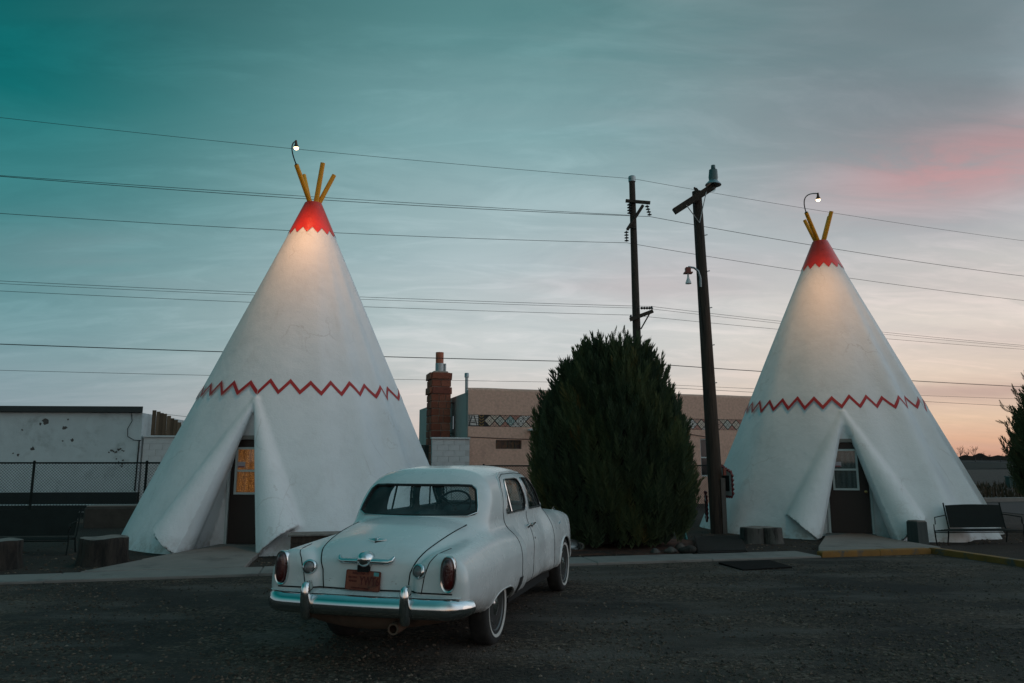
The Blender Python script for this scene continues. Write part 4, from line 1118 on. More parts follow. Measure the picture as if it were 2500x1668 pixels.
            fs += [tuple(range(m_)), tuple((len(lv) - 1) * m_ + k for k in range(m_))]
            MB().add(vs, fs).build('bumper_guard', M_CHROME, ob, smooth=50, local=True)
        return ob
    bumper('rear_bumper', -1, -1.165, .425, .585, .862, .16)
    bumper('front_bumper', 1, 3.80, .42, .56, .88, .20)
    # splash pan between body and bumper, valance below, tail pipe
    b = MB(); b.grid(lambda u, v: ((u - .5) * 1.66, -1.075 - .105 * v + (.10 if abs(u - .5) > .42 else 0) * (abs(u - .5) - .42) * 10 * .6 + .03 * (2 * (u - .5)) ** 2, .605 - .020 * v), 30, 3)
    b.build('splash_pan', M_PAINT, T, smooth=True, local=True)
    b = MB(); b.grid(lambda u, v: ((u - .5) * (1.60 - .30 * v), -1.13 + .10 * v + .14 * (2 * (u - .5)) ** 2, .46 - .155 * math.sin(v * PI / 2) * (1 - .45 * (2 * (u - .5)) ** 2)), 30, 6)
    b.build('lower_valance', M_PAN, T, smooth=True, local=True)
    b = MB(); b.lathe([(.030, .0), (.044, -.002), (.046, .02), (.046, .45), (.036, .45), (.036, .05)], (.315, -1.19, .352), (-.04, 1, .02), 22, cap=False); b.build('tail_pipe', M_PAN, T, smooth=50, local=True)
    # underbody slab so that the lot does not show through
    b = MB(); b.box((0, 1.5, .30), (.84, 4.0, .10)); b.box((0, 1.45, .30), (1.44, 1.75, .08)); b.build('chassis', M_UNDER, T, local=True)
    b = MB(); b.tube([(-.66, 0, .33), (0, 0, .33), (.66, 0, .33)], [.04, .09, .04], 10); b.build('rear_axle', M_UNDER, T, local=True)
    # --- wheels
    def wheel(x, yv, s):
        w = thing_part('wheel', T); c = (x, yv, .335); axis = (s, 0, 0)
        MB().lathe([(.20, -.08), (.28, -.088), (.318, -.078), (.333, -.055), (.336, 0), (.333, .055), (.318, .078), (.300, .088), (.272, .090), (.235, .082), (.205, .070)], c, axis, 48).build('tyre', M_TYRE, w, smooth=50, local=True)
        MB().lathe([(.262, .0885), (.262, .0935), (.238, .0885), (.236, .084)], c, axis, 48, cap=False).build('whitewall_band', M_WW, w, smooth=50, local=True)
        MB().lathe([(.212, .02), (.214, .075), (.206, .080), (.198, .070), (.188, .052), (.168, .048)], c, axis, 40, cap=False).build('rim', M_RIM, w, smooth=40, local=True)
        MB().lathe([(.186, .046), (.182, .060), (.160, .072), (.130, .066), (.105, .060), (.075, .074), (.03, .086), (.001, .088)], c, axis, 36).build('hubcap', M_CHROME, w, smooth=40, local=True)
    for s in (1, -1): wheel(s * .70, 0, s); wheel(s * .70, 2.92, s)
    # --- cabin
    b = MB(); b.cbox((0, .50, .62), (1.24, .55, .34), 0, .05); b.cbox((0, .20, .86), (1.24, .16, .46), 0, .05); b.build('rear_seat', M_SEAT, T, local=True)
    b = MB(); b.cbox((0, 1.62, .62), (1.26, .52, .34), 0, .05); b.cbox((0, 1.36, .83), (1.26, .15, .50), 0, .06); b.build('front_seat', M_SEAT, T, local=True)
    b = MB(); b.box((0, .12, 1.075), (1.02, .20, .03)); b.build('parcel_shelf', M_INT, T, local=True)
    b = MB(); b.cbox((0, 2.26, .98), (1.26, .28, .22), 0, .06); b.build('dashboard', M_INT, T, local=True)
    b = MB(); cw = Vector((-.36, 1.93, 1.10)); ax_ = Vector((0, -.78, .62)); u = Vector((1, 0, 0)); v_ = ax_.cross(u)
    b.ring([cw + u * .215 * math.cos(2 * PI * k / 40) + v_ * .215 * math.sin(2 * PI * k / 40) for k in range(40)], .013, 8)
    for a in (0, 2.1, 4.2): b.tube([cw - ax_ * .03, cw + u * .21 * math.cos(a + .5) + v_ * .21 * math.sin(a + .5)], .009, 6)
    b.tube([cw - ax_ * .02, cw - ax_ * .45], .022, 8); b.build('steering_wheel', M_RUB, T, smooth=40, local=True)
    # --- nose (out of sight from here)
    MB().lathe([(.15, -.10), (.16, .0), (.13, .10), (.08, .16), (.02, .19), (.001, .195)], (0, 3.66, .76), (0, 1, 0), 28).build('bullet_nose', M_CHROME, T, smooth=40, local=True)
    p = top_pt(0, 3.20); b = MB(); b.tube([p + Vector((0, -.10, .004)), p + Vector((0, 0, .035)), p + Vector((0, .12, .03))], [.008, .022, .006], 8); b.build('bonnet_ornament', M_CHROME, T, smooth=40, local=True)
    p = top_pt(.62, 3.05); b = MB(); b.tube([p + Vector((0, -.09, .0)), p + Vector((0, .02, .022)), p + Vector((0, .10, .004))], [.006, .016, .005], 8); b.build('fender_ornament', M_CHROME, T, smooth=40, local=True)
    return T
def thing_part(name, parent):
    o = bpy.data.objects.new(name, None); o.empty_display_size = .05; COL.objects.link(o); o.parent = parent
    ROOTM[o.name] = ROOTM[parent.name]; return o
build_car()

# ------------------------------------------------------------------ buildings
# site axes: along the road
AX = math.atan(.31); ex = Vector((math.cos(AX), math.sin(AX), 0)); ey = Vector((-math.sin(AX), math.cos(AX), 0))
def shade_box(b, o, l, d, z0, z1, mi=0):
    """box from corner o, l along ex, d along ey"""
    p = [o, o + ex * l, o + ex * l + ey * d, o + ey * d]
    return b.prism([(q.x, q.y) for q in p], z0, z1, mi)

def pueblo():
    o = Vector((-1.60, 27.0, 0)); L = 21.0; DP = 10.0; HT = 4.32
    T = thing('pueblo_building', 'tan flat-roofed stucco building with a patterned tile band behind the juniper', 'building', tuple(o), AX)
    def P(x, y, z): return (x, y, z)
    # front wall with two real openings, soft top edge
    wins = [(1.05, 2.05, 2.10, 2.42), (9.55, 10.35, 1.05, 2.55)]
    wall = MB()
    xs = sorted({0.0, L} | {w[0] for w in wins} | {w[1] for w in wins}); zs = sorted({0.0, 2.90, 3.335, HT - .10} | {w[2] for w in wins} | {w[3] for w in wins})
    for i in range(len(xs) - 1):
        for j in range(len(zs) - 1):
            x0, x1, z0, z1 = xs[i], xs[i + 1], zs[j], zs[j + 1]
            if any(x0 >= w[0] and x1 <= w[1] and z0 >= w[2] and z1 <= w[3] for w in wins): continue
            if z0 >= 2.9 and z1 <= 3.336: continue
            wall.add([(x0, 0, z0), (x1, 0, z0), (x1, 0, z1), (x0, 0, z1)], [(0, 1, 2, 3)])
    # rounded parapet edge as a lofted strip
    def par(u, v):
        a = v * PI / 2; return (L * u, .10 - .10 * math.cos(a), HT - .10 + .10 * math.sin(a) + .012 * math.sin(u * 40) * v)
    wall.grid(par, 60, 5)
    wall.add([(0, .10, HT), (L, .10, HT), (L, .42, HT), (0, .42, HT)], [(0, 1, 2, 3)])
    # band recess back
    wall.add([(0, .05, 2.90), (L, .05, 2.90), (L, .05, 3.335), (0, .05, 3.335)], [(0, 1, 2, 3)])
    wall.add([(0, 0, 3.335), (L, 0, 3.335), (L, .05, 3.335), (0, .05, 3.335)], [(0, 1, 2, 3)])
    wall.add([(0, 0, 2.90), (L, 0, 2.90), (L, .05, 2.90), (0, .05, 2.90)], [(3, 2, 1, 0)])
    for x0, x1, z0, z1 in wins:
        d = .16
        wall.add([(x0, 0, z0), (x1, 0, z0), (x1, 0, z1), (x0, 0, z1), (x0, d, z0), (x1, d, z0), (x1, d, z1), (x0, d, z1)],
                 [(0, 1, 5, 4), (1, 2, 6, 5), (2, 3, 7, 6), (3, 0, 4, 7)])
    wall.build('front_wall', M_TAN, T, smooth=35, local=True, fixn=False)
    # grey side wall stepping down to the back, roof slab
    sd = MB()
    sd.prism([(0, .10), (.22, .10), (.22, DP), (0, DP)], 0, HT - .16)
    sd.build('side_wall', M_GREYST, T, local=True)
    sb = MB(); sb.prism([(.0, .02), (.10, .02), (.10, .30), (.0, .30)], 2.88, HT - .08); sb.build('corner_post', M_GREYST, T, local=True)
    MB().prism([(.2, .4), (L, .4), (L, DP), (.2, DP)], 3.7, 3.8).build('roof_slab', M_ROOFED, T, local=True)
    MB().prism([(L - .2, .1), (L, .1), (L, DP), (L - .2, DP)], 0, HT - .1).build('side_wall', M_TAN, T, local=True)
    MB().prism([(.2, DP - .2), (L, DP - .2), (L, DP), (.2, DP)], 0, HT - .3).build('back_wall', M_GREYST, T, local=True)
    # vent slot and bracket on the side wall
    MB().box((-.012, 2.30, 3.15), (.03, .20, .50)).build('vent_slot', M_GLASSD, T, local=True)
    b = MB(); b.box((-.10, 2.28, 2.72), (.22, .03, .03)); b.tube([(-.20, 2.28, 2.70), (-.02, 2.28, 2.48)], .015, 6); b.box((-.08, 2.28, 3.92), (.16, .04, .04)); b.build('bracket', M_BLACK, T, local=True)
    # tile band: diamonds in a frame, every diamond a tile
    cols = [(.62, .58, .54), (.58, .36, .28), (.10, .22, .20), (.62, .52, .42), (.34, .17, .07), (.50, .50, .44), (.52, .24, .18), (.05, .17, .19)]
    tm = []
    for i, c in enumerate(cols):
        m = mat('band_tile_%d' % i, c, .35, var=.1, vscale=20); g = NG(m.node_tree); bs = m.node_tree.nodes['Principled BSDF']
        tc = g.new('ShaderNodeTexCoord').outputs['Object']; sp = g.new('ShaderNodeSeparateXYZ'); g.put(sp.inputs[0], tc)
        r_ = g.m('SQRT', g.m('ADD', g.m('POWER', sp.outputs[0], 2), g.m('POWER', sp.outputs[2], 2)))
        k = [g.mr(g.m('SINE', g.m('MULTIPLY', r_, 75 + 9 * i)), -.2, .2), g.mr(g.m('SINE', g.m('MULTIPLY', g.m('ADD', g.m('ABSOLUTE', sp.outputs[0]), g.m('ABSOLUTE', sp.outputs[2])), 80)), -.2, .2)][i % 2]
        g.put(bs.inputs['Base Color'], g.mix(g.m('MULTIPLY', k, .75), (*c, 1), (*[(.30 * q) if c[0] > .4 else .5 for q in c], 1)))
        ln_ = g.m('MINIMUM', g.m('ABSOLUTE', g.m('ADD', sp.outputs[0], sp.outputs[2])), g.m('ABSOLUTE', g.m('SUBTRACT', sp.outputs[0], sp.outputs[2])))
        prev = bs.inputs['Base Color'].links[0].from_socket
        g.put(bs.inputs['Base Color'], g.mix(g.mr(ln_, .006, .012, 1, 0), prev, (.02, .02, .02, 1)))
        tm.append(m)
    M_TL = mat('band_dark_line', (.012, .012, .013), .6)
    MB().box((L / 2, .044, 3.1175), (L, .008, .43)).build('band_backing', M_TL, T, local=True)
    meshes = []
    hw = .1950
    for m in tm:
        me = MB().add([(-hw, 0, 0), (0, 0, -hw), (hw, 0, 0), (0, 0, hw), (-hw * .93, -.02, 0), (0, -.02, -hw * .93), (hw * .93, -.02, 0), (0, -.02, hw * .93)],
                      [(4, 5, 6, 7), (0, 1, 5, 4), (1, 2, 6, 5), (2, 3, 7, 6), (3, 0, 4, 7)]).mesh('band_tile'); me.materials.append(m); meshes.append(me)
    tri = []
    for m in (tm[1], tm[3], tm[0], tm[6]):
        me = MB().add([(-hw * .9, -.012, 0), (hw * .9, -.012, 0), (0, -.012, hw * .86), (-hw * .95, 0, -.005), (hw * .95, 0, -.005), (0, 0, hw * .92)], [(0, 1, 2), (3, 4, 1, 0), (4, 5, 2, 1), (5, 3, 0, 2)]).mesh('band_corner_tile'); me.materials.append(m); tri.append(me)
    random.seed(3); x = .82; seq = [3, 5, 2, 0, 1, 7, 3, 6, 0, 3, 2, 1, 5]; i = 0
    while x < L - .3:
        inst('band_tile', meshes[seq[i % len(seq)]], T, (x, .040, 3.1175), world=False)
        for zz, ry in ((2.915, 0), (3.32, PI)):
            o2 = inst('band_corner_tile', tri[(i * 3 + (ry > 0)) % 4], T, (x + .2, .040, zz), (0, ry, 0), world=False)
        x += .402; i += 1
    # the first panels of the band: a peaked sign on pale ground and a yellow chevron tile
    MB().box((.20, .030, 3.1175), (.38, .02, .41)).build('peak_panel', tm[0], T, local=True)
    b = MB(); b.box((.10, .018, 3.115), (.03, .012, .40), ry=R(18)); b.box((.29, .018, 3.115), (.03, .012, .40), ry=R(-18)); b.box((.195, .018, 3.06), (.16, .012, .028)); b.box((.195, .016, 2.925), (.36, .012, .02)); b.build('peak_mark', M_TL, T, local=True)
    ym = mat('yellow_tile', (.22, .13, .03), .4); 
    MB().box((.51, .028, 3.1175), (.22, .02, .41)).build('chevron_panel', M_TL, T, local=True)
    b = MB()
    for k in range(4):
        b.box((.46, .016, 2.96 + .105 * k), (.11, .012, .030), ry=R(40)); b.box((.56, .016, 2.96 + .105 * k), (.11, .012, .030), ry=R(-40))
    b.build('chevron_strip', ym, T, local=True)
    # windows
    x0, x1, z0, z1 = wins[0]
    mw = mat('stained_glass', (.04, .03, .03), .2); g = NG(mw.node_tree); bs = mw.node_tree.nodes['Principled BSDF']
    vv = g.new('ShaderNodeTexVoronoi'); g.put(vv.inputs['Vector'], g.new('ShaderNodeTexCoord').outputs['Object']); vv.inputs['Scale'].default_value = 9
    sc = g.new('ShaderNodeSeparateColor'); g.put(sc.inputs[0], vv.outputs['Color'])
    g.put(bs.inputs['Base Color'], g.ramp(sc.outputs[0], [(0, (.015, .012, .012, 1)), (.35, (.07, .025, .012, 1)), (.6, (.02, .035, .03, 1)), (.8, (.09, .04, .015, 1)), (1, (.05, .015, .02, 1))]))
    pw = (x1 - x0) / 4
    for k in range(4): MB().box((x0 + pw * (k + .5), .13, (z0 + z1) / 2), (pw - .03, .012, z1 - z0 - .02)).build('pane', mw, T, local=True)
    MB().box(((x0 + x1) / 2, .145, (z0 + z1) / 2), (x1 - x0, .012, z1 - z0)).build('window_back', M_GLASSD, T, local=True)
    x0, x1, z0, z1 = wins[1]
    MB().box(((x0 + x1) / 2, .13, (z0 + z1) / 2), (x1 - x0 - .1, .012, z1 - z0 - .1)).build('pane', M_GLASSD, T, local=True)
    b = MB()
    for xx in (x0 + .03, x1 - .03): b.box((xx, .10, (z0 + z1) / 2), (.06, .05, z1 - z0))
    for zz in (z0 + .03, z1 - .03, (z0 + z1) / 2): b.box(((x0 + x1) / 2, .098, zz), (x1 - x0 - .12, .05, .05))
    b.build('window_frame', M_TRIM, T, local=True)
    for xx in (2.52, 8.62):
        MB().cbox((xx, -.14, 2.80), (.46, .28, .075), 0, .01).build('wall_light', M_WHITEP, T, local=True)
    b = MB(); b.tube([(0, -.015, 2.52), (1.5, -.015, 2.47), (4, -.015, 2.43), (8.6, -.015, 2.78), (9.8, -.015, 2.62)], .012, 5); b.build('wall_cable', M_WIRE, T, local=True)
    # vent pipe on the roof
    b = MB(); b.lathe([(.06, 0), (.06, 1.05), (.085, 1.05), (.085, 1.20), (.07, 1.22)], (-.02 + .2, 1.0, 3.75), (0, 0, 1), 14); b.build('roof_vent', M_GALV, T, smooth=40, local=True)
    return T
PB = pueblo()

def chimney():
    # built of rough red stone courses against the side wall
    base = Vector((-1.60, 27.0, 0)) + ey * 1.9 - ex * .98
    T = thing('stone_chimney', 'red stone block chimney with clay flue beside the tan building', 'chimney', tuple(base), AX)
    W_, D_, H_ = .74, .95, 5.08; ch = H_ / 18
    MB().box((W_ / 2, D_ / 2, H_ / 2 - .02), (W_ - .05, D_ - .05, H_ - .04)).build('mortar_core', M_MORTAR, T, local=True)
    random.seed(11)
    shapes = []
    for k in range(6):
        b = MB().cbox((0, 0, 0), (1, 1, 1), 0, .06); me = b.mesh('stone')
        for v in me.vertices: v.co += Vector((random.uniform(-.03, .03), random.uniform(-.05, .05), random.uniform(-.03, .03)))
        me.materials.append(M_BRICK[k % 4]); shapes.append(me)
    def course(z, h, proud=0.0):
        # front face and left/right/back faces; corner stones alternate
        for face in range(4):
            ln = W_ if face % 2 == 0 else D_
            cuts = [0, ln] if proud else ([0, ln * random.uniform(.30, .42), ln * random.uniform(.62, .8), ln] if random.random() < .5 else [0, ln * random.uniform(.4, .62), ln])
            for a, c in zip(cuts[:-1], cuts[1:]):
                m_ = (a + c) / 2; dp = .10 + random.uniform(-.015, .02) + proud; off = -.01 - proud / 2
                loc = [(m_, off + .04, z), (W_ - off - .04, m_, z), (m_, D_ - off - .04, z), (off + .04, m_, z)][face]
                sc = (c - a - .028, dp, h - .032) if face % 2 == 0 else (dp, c - a - .028, h - .032)
                o = inst('stone', random.choice(shapes), T, loc, world=False); o.scale = sc
    for r in range(18):
        course((r + .5) * ch, ch, .05 if r in (15, 17) else 0.0)
    MB().cbox((W_ / 2, D_ / 2, H_ + .02), (W_ * .8, D_ * .8, .08), 0, .03).build('crown', M_MORTAR, T, local=True)
    b = MB(); b.lathe([(.165, 0), (.165, .36), (.15, .36)], (W_ * .52, D_ * .5, H_ + .04), (0, 0, 1), 20); b.lathe([(.05, 0), (.05, .36)], (W_ * .52 + .22, D_ * .5, H_ + .04), (0, 0, 1), 10); b.build('flue_sleeve', M_GALV, T, smooth=40, local=True)
    b = MB(); b.lathe([(.155, .30), (.158, .80), (.135, .80), (.135, .4)], (W_ * .52, D_ * .5, H_ + .04), (0, 0, 1), 20); b.build('clay_flue', M_CLAY, T, smooth=40, local=True)
chimney()

def block_wall(label, o, length, height, name='block_wall', cap=True, ang=AX, parent=None):
    d = Vector((math.cos(ang), math.sin(ang), 0))
    T = thing(name, label, 'wall', tuple(o), ang)
    MB().box((length / 2, .1, height / 2), (length, .14, height)).build('mortar', M_MORT, T, local=True)
    bw, bh = .40, .20; me = MB().cbox((0, 0, 0), (bw - .008, .165, bh - .008), 0, .004).mesh('block'); me.materials.append(M_BLOCK)
    r = 0; z = height - bh / 2
    while z > .1:
        x = bw / 2 if r % 2 == 0 else 0
        while x < length + .01:
            x0, x1 = max(x - bw / 2, 0), min(x + bw / 2, length)
            if x1 - x0 > .05:
                ob = inst('block', me, T, ((x0 + x1) / 2, .1, z), world=False); ob.scale = ((x1 - x0) / bw, 1, 1)
            x += bw
        z -= bh; r += 1
    if cap: MB().cbox((length / 2, .1, height + .035), (length + .04, .26, .06), 0, .01).build('coping', M_BLOCK, T, local=True)
    return T
block_wall('low white painted block wall joining the tan building near its chimney', Vector((-1.60, 27.0, 0)) - ex * 1.40 - ey * .45, 1.36, 2.42)
# dark shed door leaf in the gap left of the block wall
b = thing('shed_door', 'dark narrow plank door left of the low white block wall', 'door', tuple(Vector((-1.60, 27, 0)) - ex * 2.15 - ey * .1), AX)
for k in range(4): MB().cbox((.09 + .178 * k, .02, 1.12), (.17, .04, 2.2), 0, .008).build('plank', M_WAINS, b, local=True)
b_ = MB(); b_.box((.36, .06, 1.8), (.68, .03, .10)); b_.box((.36, .06, .5), (.68, .03, .10)); b_.build('rail', M_WAINS, b, local=True)

def left_building():
    ang = R(4); o = Vector((-12.15, 24.4, 0)); L = 12.0
    T = thing('low_white_building', 'low pale building with dark roof edge behind the chain-link fence', 'building', tuple(o), ang)
    m = M_WHITEWALL
    # wall with patches of fallen paint
    mp = mat('peeled_patch', (.09, .085, .08), .95, var=.4, vscale=20)
    MB().prism([(-L, 0), (0, 0), (-.4, 6), (-L, 6)], .66, 3.22).build('wall', m, T, local=True)
    MB().prism([(-L, -.02), (.02, -.02), (-.4, 6), (-L, 6)], 0, .66).build('wall_base', M_WAINS, T, local=True)
    b = MB(); b.prism([(-L, -.16), (.06, -.16), (-2.6, 6), (-L, 6)], 3.235, 3.42); b.build('roof_edge', M_ROOFED, T, local=True)
    random.seed(5)
    def blob(x, z, r, nm='peeled_patch'):
        pts = []; n = 11
        for k in range(n):
            a = 2 * PI * k / n; q = r * random.uniform(.5, 1.15); pts.append((x + q * math.cos(a) * 1.15, z + q * math.sin(a)))
        vs = [(p[0], -.004, p[1]) for p in pts] + [(p[0], .01, p[1]) for p in pts]
        MB().add(vs, [tuple(range(n))] + [(i, (i + 1) % n, n + (i + 1) % n, n + i) for i in range(n)]).build(nm, mp, T, local=True)
    for x, z, r in ((-3.05, 2.92, .10), (-3.2, 2.85, .05), (-2.35, 3.0, .035), (-2.42, 2.72, .07), (-2.15, 2.33, .065), (-2.45, 2.30, .03), (-3.35, 2.05, .07), (-3.75, 2.65, .03), (-3.8, 1.85, .05), (-3.95, 1.9, .03)): blob(x, z, r)
    for k in range(9): blob(-.95 + .055 * k + random.uniform(-.02, .02), 1.93 + .05 * math.sin(k * 1.4) + .012 * k, random.uniform(.015, .045))
    for k in range(7): blob(-.62 + random.uniform(-.12, .12), 1.72 - .05 * k * .8, random.uniform(.014, .035))
    b = MB(); b.tube([(-.35, -.03, 3.2), (-.30, -.05, 2.95), (-.42, -.05, 2.7), (-.40, -.05, 2.45), (-.2, -.04, 2.33), (.02, -.03, 2.32)], .012, 6); b.build('cable', M_WIRE, T, local=True)
    b = MB(); b.tube([(-.03, -.03, 2.32), (-.05, -.03, .7)], .022, 6); b.build('drain_pipe', M_WIRE, T, local=True)
    return T
left_building()
bw = block_wall('pale cinder-block wall beside the low white building, half behind the wigwam', Vector((-12.09, 24.46, 0)), 4.2, 2.42, ang=R(7), cap=True)
# brown wooden remnant above the block wall
T = thing('wooden_screen', 'ragged brown board screen rising behind the cinder-block wall', 'screen', (-12.06, 24.86, 0), R(7))
random.seed(9)
for k in range(9):
    h = (3.34 - .03 * k - .004 * k * k + random.uniform(-.015, .015)); w = .118
    me = MB().cbox((0, 0, h / 2), (w + .004, .03, h), 0, .004)
    o = me.build('board', M_BOARD[k % 3], T, local=True); o.location = (.07 + k * w, .006 * (k % 2), 0); o.rotation_euler = (0, R(random.uniform(-.3, .3)), 0)
b = MB(); b.box((.53, .05, 1.0), (1.06, .04, .10)); b.box((.53, .05, 2.5), (1.06, .04, .10)); b.build('rail', M_BOARD[2], T, local=True)
t = thing('leaning_prop', 'dark timber prop leaning past the brown board screen', 'timber', (-11.75, 25.35, 0))
MB().tube([(-11.75, 25.35, .0), (-11.02, 25.2, 3.02)], .05, 4).build('timber', M_WOODP, t)

# ------------------------------------------------------------------ chain-link fence
def fence(label, a, b_, h, posts, size, wire_r):
    a = Vector(a); b_ = Vector(b_); L = (b_ - a).length; ang = math.atan2(b_.y - a.y, b_.x - a.x)
    T = thing('chain_link_fence', label, 'fence', tuple(a), ang)
    MB().tube([(0, 0, h), (L, 0, h)], .024, 8).build('top_rail', M_DKMETAL, T, smooth=40, local=True)
    for x in posts:
        MB().lathe([(.034, 0), (.034, h + .03), (.04, h + .035), (.03, h + .06), (.001, h + .07)], (x, 0, 0), (0, 0, 1), 10).build('post', M_DKMETAL, T, smooth=40, local=True)
    # woven wires, one thin zigzag after another
    n = int(L / size) + 1; m_ = int(h / size) ; V = []; Fq = []
    for sgn in (1, -1):
        k = -m_ - 1
        while k * size < L:
            x0, x1 = k * size, k * size + h
            if sgn < 0: x0, x1 = x1, x0
            # clip to the panel
            za, zb = 0.04, h
            pa, pb = [x0, za], [x1, zb]
            def clip(pa, pb):
                t0, t1 = 0, 1; dx = pb[0] - pa[0]
                for lo, hi in ((0, L),):
                    ta, tb = (lo - pa[0]) / dx, (hi - pa[0]) / dx
                    if ta > tb: ta, tb = tb, ta
                    t0, t1 = max(t0, ta), min(t1, tb)
                if t0 >= t1: return None
                return [(pa[0] + dx * t, pa[1] + (pb[1] - pa[1]) * t) for t in (t0, t1)]
            q = clip(pa, pb); k += 1
            if not q: continue
            (xa, z0), (xb, z1) = q
            off = .003 * sgn; dd = Vector((xb - xa, 0, z1 - z0)).normalized(); nn = Vector((-dd.z, 0, dd.x)) * wire_r; yy = Vector((0, wire_r, 0))
            s0 = len(V)
            for p in (Vector((xa, off, z0)), Vector((xb, off, z1))): V += [p + nn, p + yy - nn * .5, p - yy - nn * .5]
            Fq += [(s0, s0 + 1, s0 + 4, s0 + 3), (s0 + 1, s0 + 2, s0 + 5, s0 + 4), (s0 + 2, s0, s0 + 3, s0 + 5)]
    ob = np_mesh('wire_mesh', np.array([tuple(v) for v in V]), np.array(Fq), M_DKMETAL, T, False, local=True)
    ob['kind'] = 'stuff'
    return T
fence('dark chain-link fence left of the wigwam before the low white building', (-18.5, 20.6, 0), (-7.4, 21.4, 0), 1.60, [0, 2.9, 5.15, 8.2, 11.1], .085, .0042)
fence('chain-link fence between the wigwams behind car and juniper', (-3.9, 23.4, 0), (8.6, 26.9, 0), 1.50, [0, 3.1, 6.2, 9.4, 12.9], .09, .0042)
# low rails/kerbs in front of the low building
for lab, y0, z0, sz in (('long pale-edged kerb just behind the left chain-link fence', 23.0, .30, .16), ('lower concrete kerb edging the gravel strip by the left fence', 22.0, .14, .2)):
    t = thing('concrete_kerb', lab, 'kerb', (-21, y0, 0), R(4))
    MB().cbox((6.5, 0, z0 / 2), (13, sz, z0), 0, .015).build('kerb_length', M_WAINS, t, local=True)
    MB().cbox((6.5, 0, z0 + .012), (12.98, sz * .9, .024), 0, .008).build('worn_edge', M_TRIM if z0 > .2 else M_CONC, t, local=True)
b = MB(); b.prism([(-22, 19.6), (-8.8, 20.6), (-9.2, 21.9), (-22, 21.4)], .0, .012)
o = b.build('gravel_strip', mat('brown_gravel', (.085, .062, .046), .95, var=.35, vscale=30, bump=.8, bscale=60, bdist=.02)); tag(o, kind='structure')
t = thing('concrete_block', 'rough concrete block on the ground behind the left wigwam edge', 'block', (-10.0, 19.3, 0), R(8))
b = MB(); b.cbox((0, 0, .26), (1.5, .6, .52), 0, .05); b.build('block_body', mat('dark_old_concrete', (.055, .048, .042), .95, var=.3, vscale=4, bump=.6, bscale=20), t, local=True)
MB().cbox((.02, 0, .535), (1.44, .54, .03), 0, .012).build('worn_top', M_CONC, t, local=True)

# ------------------------------------------------------------------ stumps, posts, benches, grates
def stump(label, x, y, lobes, h, seed):
    random.seed(seed); T = thing('tree_stump', label, 'stump', (x, y, 0), 0, 'tree stumps used as seats')
    def outline(z, k=1.0, n=40):
        pts = []
        for i in range(n):
            a = 2 * PI * i / n; r = 0
            for lx, ly, lr in lobes:
                # distance to the lobe circle along this ray (union of discs)
                dx, dy = math.cos(a), math.sin(a); b_ = lx * dx + ly * dy; c_ = lx * lx + ly * ly - lr * lr; D_ = b_ * b_ - c_
                if D_ > 0: r = max(r, b_ + math.sqrt(D_))
            r *= k * (1 + .035 * math.sin(a * 7 + seed) + .025 * math.sin(a * 13 + z * 3 + seed)); pts.append((r * math.cos(a), r * math.sin(a)))
        return pts
    b = MB(); lv = [(-.03, 1.12), (.05, 1.06), (h * .4, 1.0), (h * .8, .985), (h - .012, .98), (h, .955)]
    vs = []; fs = []; n = 40
    for z, k in lv: vs += [(p[0], p[1], z + (.012 * math.sin(p[0] * 9 + p[1] * 5) if z > h * .7 else 0)) for p in outline(z, k)]
    for r in range(len(lv) - 1): fs += [(r * n + i, r * n + (i + 1) % n, (r + 1) * n + (i + 1) % n, (r + 1) * n + i) for i in range(n)]
    b.add(vs, fs).build('bark', M_STUMPB if seed != 2 else mat('grey_weathered_bark', (.085, .080, .072), .92, var=.35, vscale=6, bump=.8, bscale=12, stretch=(2, 2, .4), dark=(.02, .018, .016), dscale=3, dlo=.5, dhi=.66), T, smooth=50, local=True)
    ou = outline(h, .958); vs = [(p[0], p[1], h + .002 + .012 * math.sin(p[0] * 9 + p[1] * 5)) for p in ou] + [(p[0] * .5, p[1] * .5, h + .004) for p in ou] + [(0, 0, h + .004)]
    fs = [(i, (i + 1) % n, n + (i + 1) % n, n + i) for i in range(n)] + [(n + i, n + (i + 1) % n, 2 * n) for i in range(n)]
    MB().add(vs, fs).build('cut_top', M_STUMPT, T, smooth=True, local=True)
stump('broad dark tree stump left of the left wigwam walkway', -6.60, 12.35, [(0, 0, .36), (-.15, .05, .26)], .42, 1)
stump('grey double tree stump left of the right wigwam doorway', 5.08, 15.5, [(-.16, .06, .24), (.2, -.02, .20)], .31, 2)
stump('tree stump at the left edge of the picture by the sidewalk', -8.0, 11.85, [(0, 0, .34)], .42, 3)
t = thing('wooden_bollard', 'short square weathered post beside the bench at the right wigwam', 'post', (8.09, 15.18, 0), R(20))
b = MB(); vs = [(sx * .13 * k, sy * .13 * k, z) for z, k in ((-.05, 1.06), (.3, 1.0), (.45, .98)) for sx, sy in ((-1, -1), (1, -1), (1, 1), (-1, 1))]
fs = [(r * 4 + i, r * 4 + (i + 1) % 4, r * 4 + 4 + (i + 1) % 4, r * 4 + 4 + i) for r in (0, 1) for i in range(4)]
b.add(vs, fs).build('post_body', mat('grey_green_wood', (.05, .06, .058), .9, var=.3, vscale=6, bump=.5, bscale=20, stretch=(4, 4, .5)), t, local=True)
MB().cbox((0, 0, .462), (.24, .24, .03), 0, .01).build('post_top', M_STUMPT, t, local=True)
t = thing('wooden_box', 'small dark plank box tucked under the right flap of the left wigwam', 'box', (-3.42, 13.35, 0), R(12))
for k in range(3): MB().cbox((0, -.22, .07 + .12 * k), (.85, .03, .112), 0, .006).build('plank', M_WOODP, t, local=True); MB().cbox((0, .22, .07 + .12 * k), (.85, .03, .112), 0, .006).build('plank', M_WOODP, t, local=True)
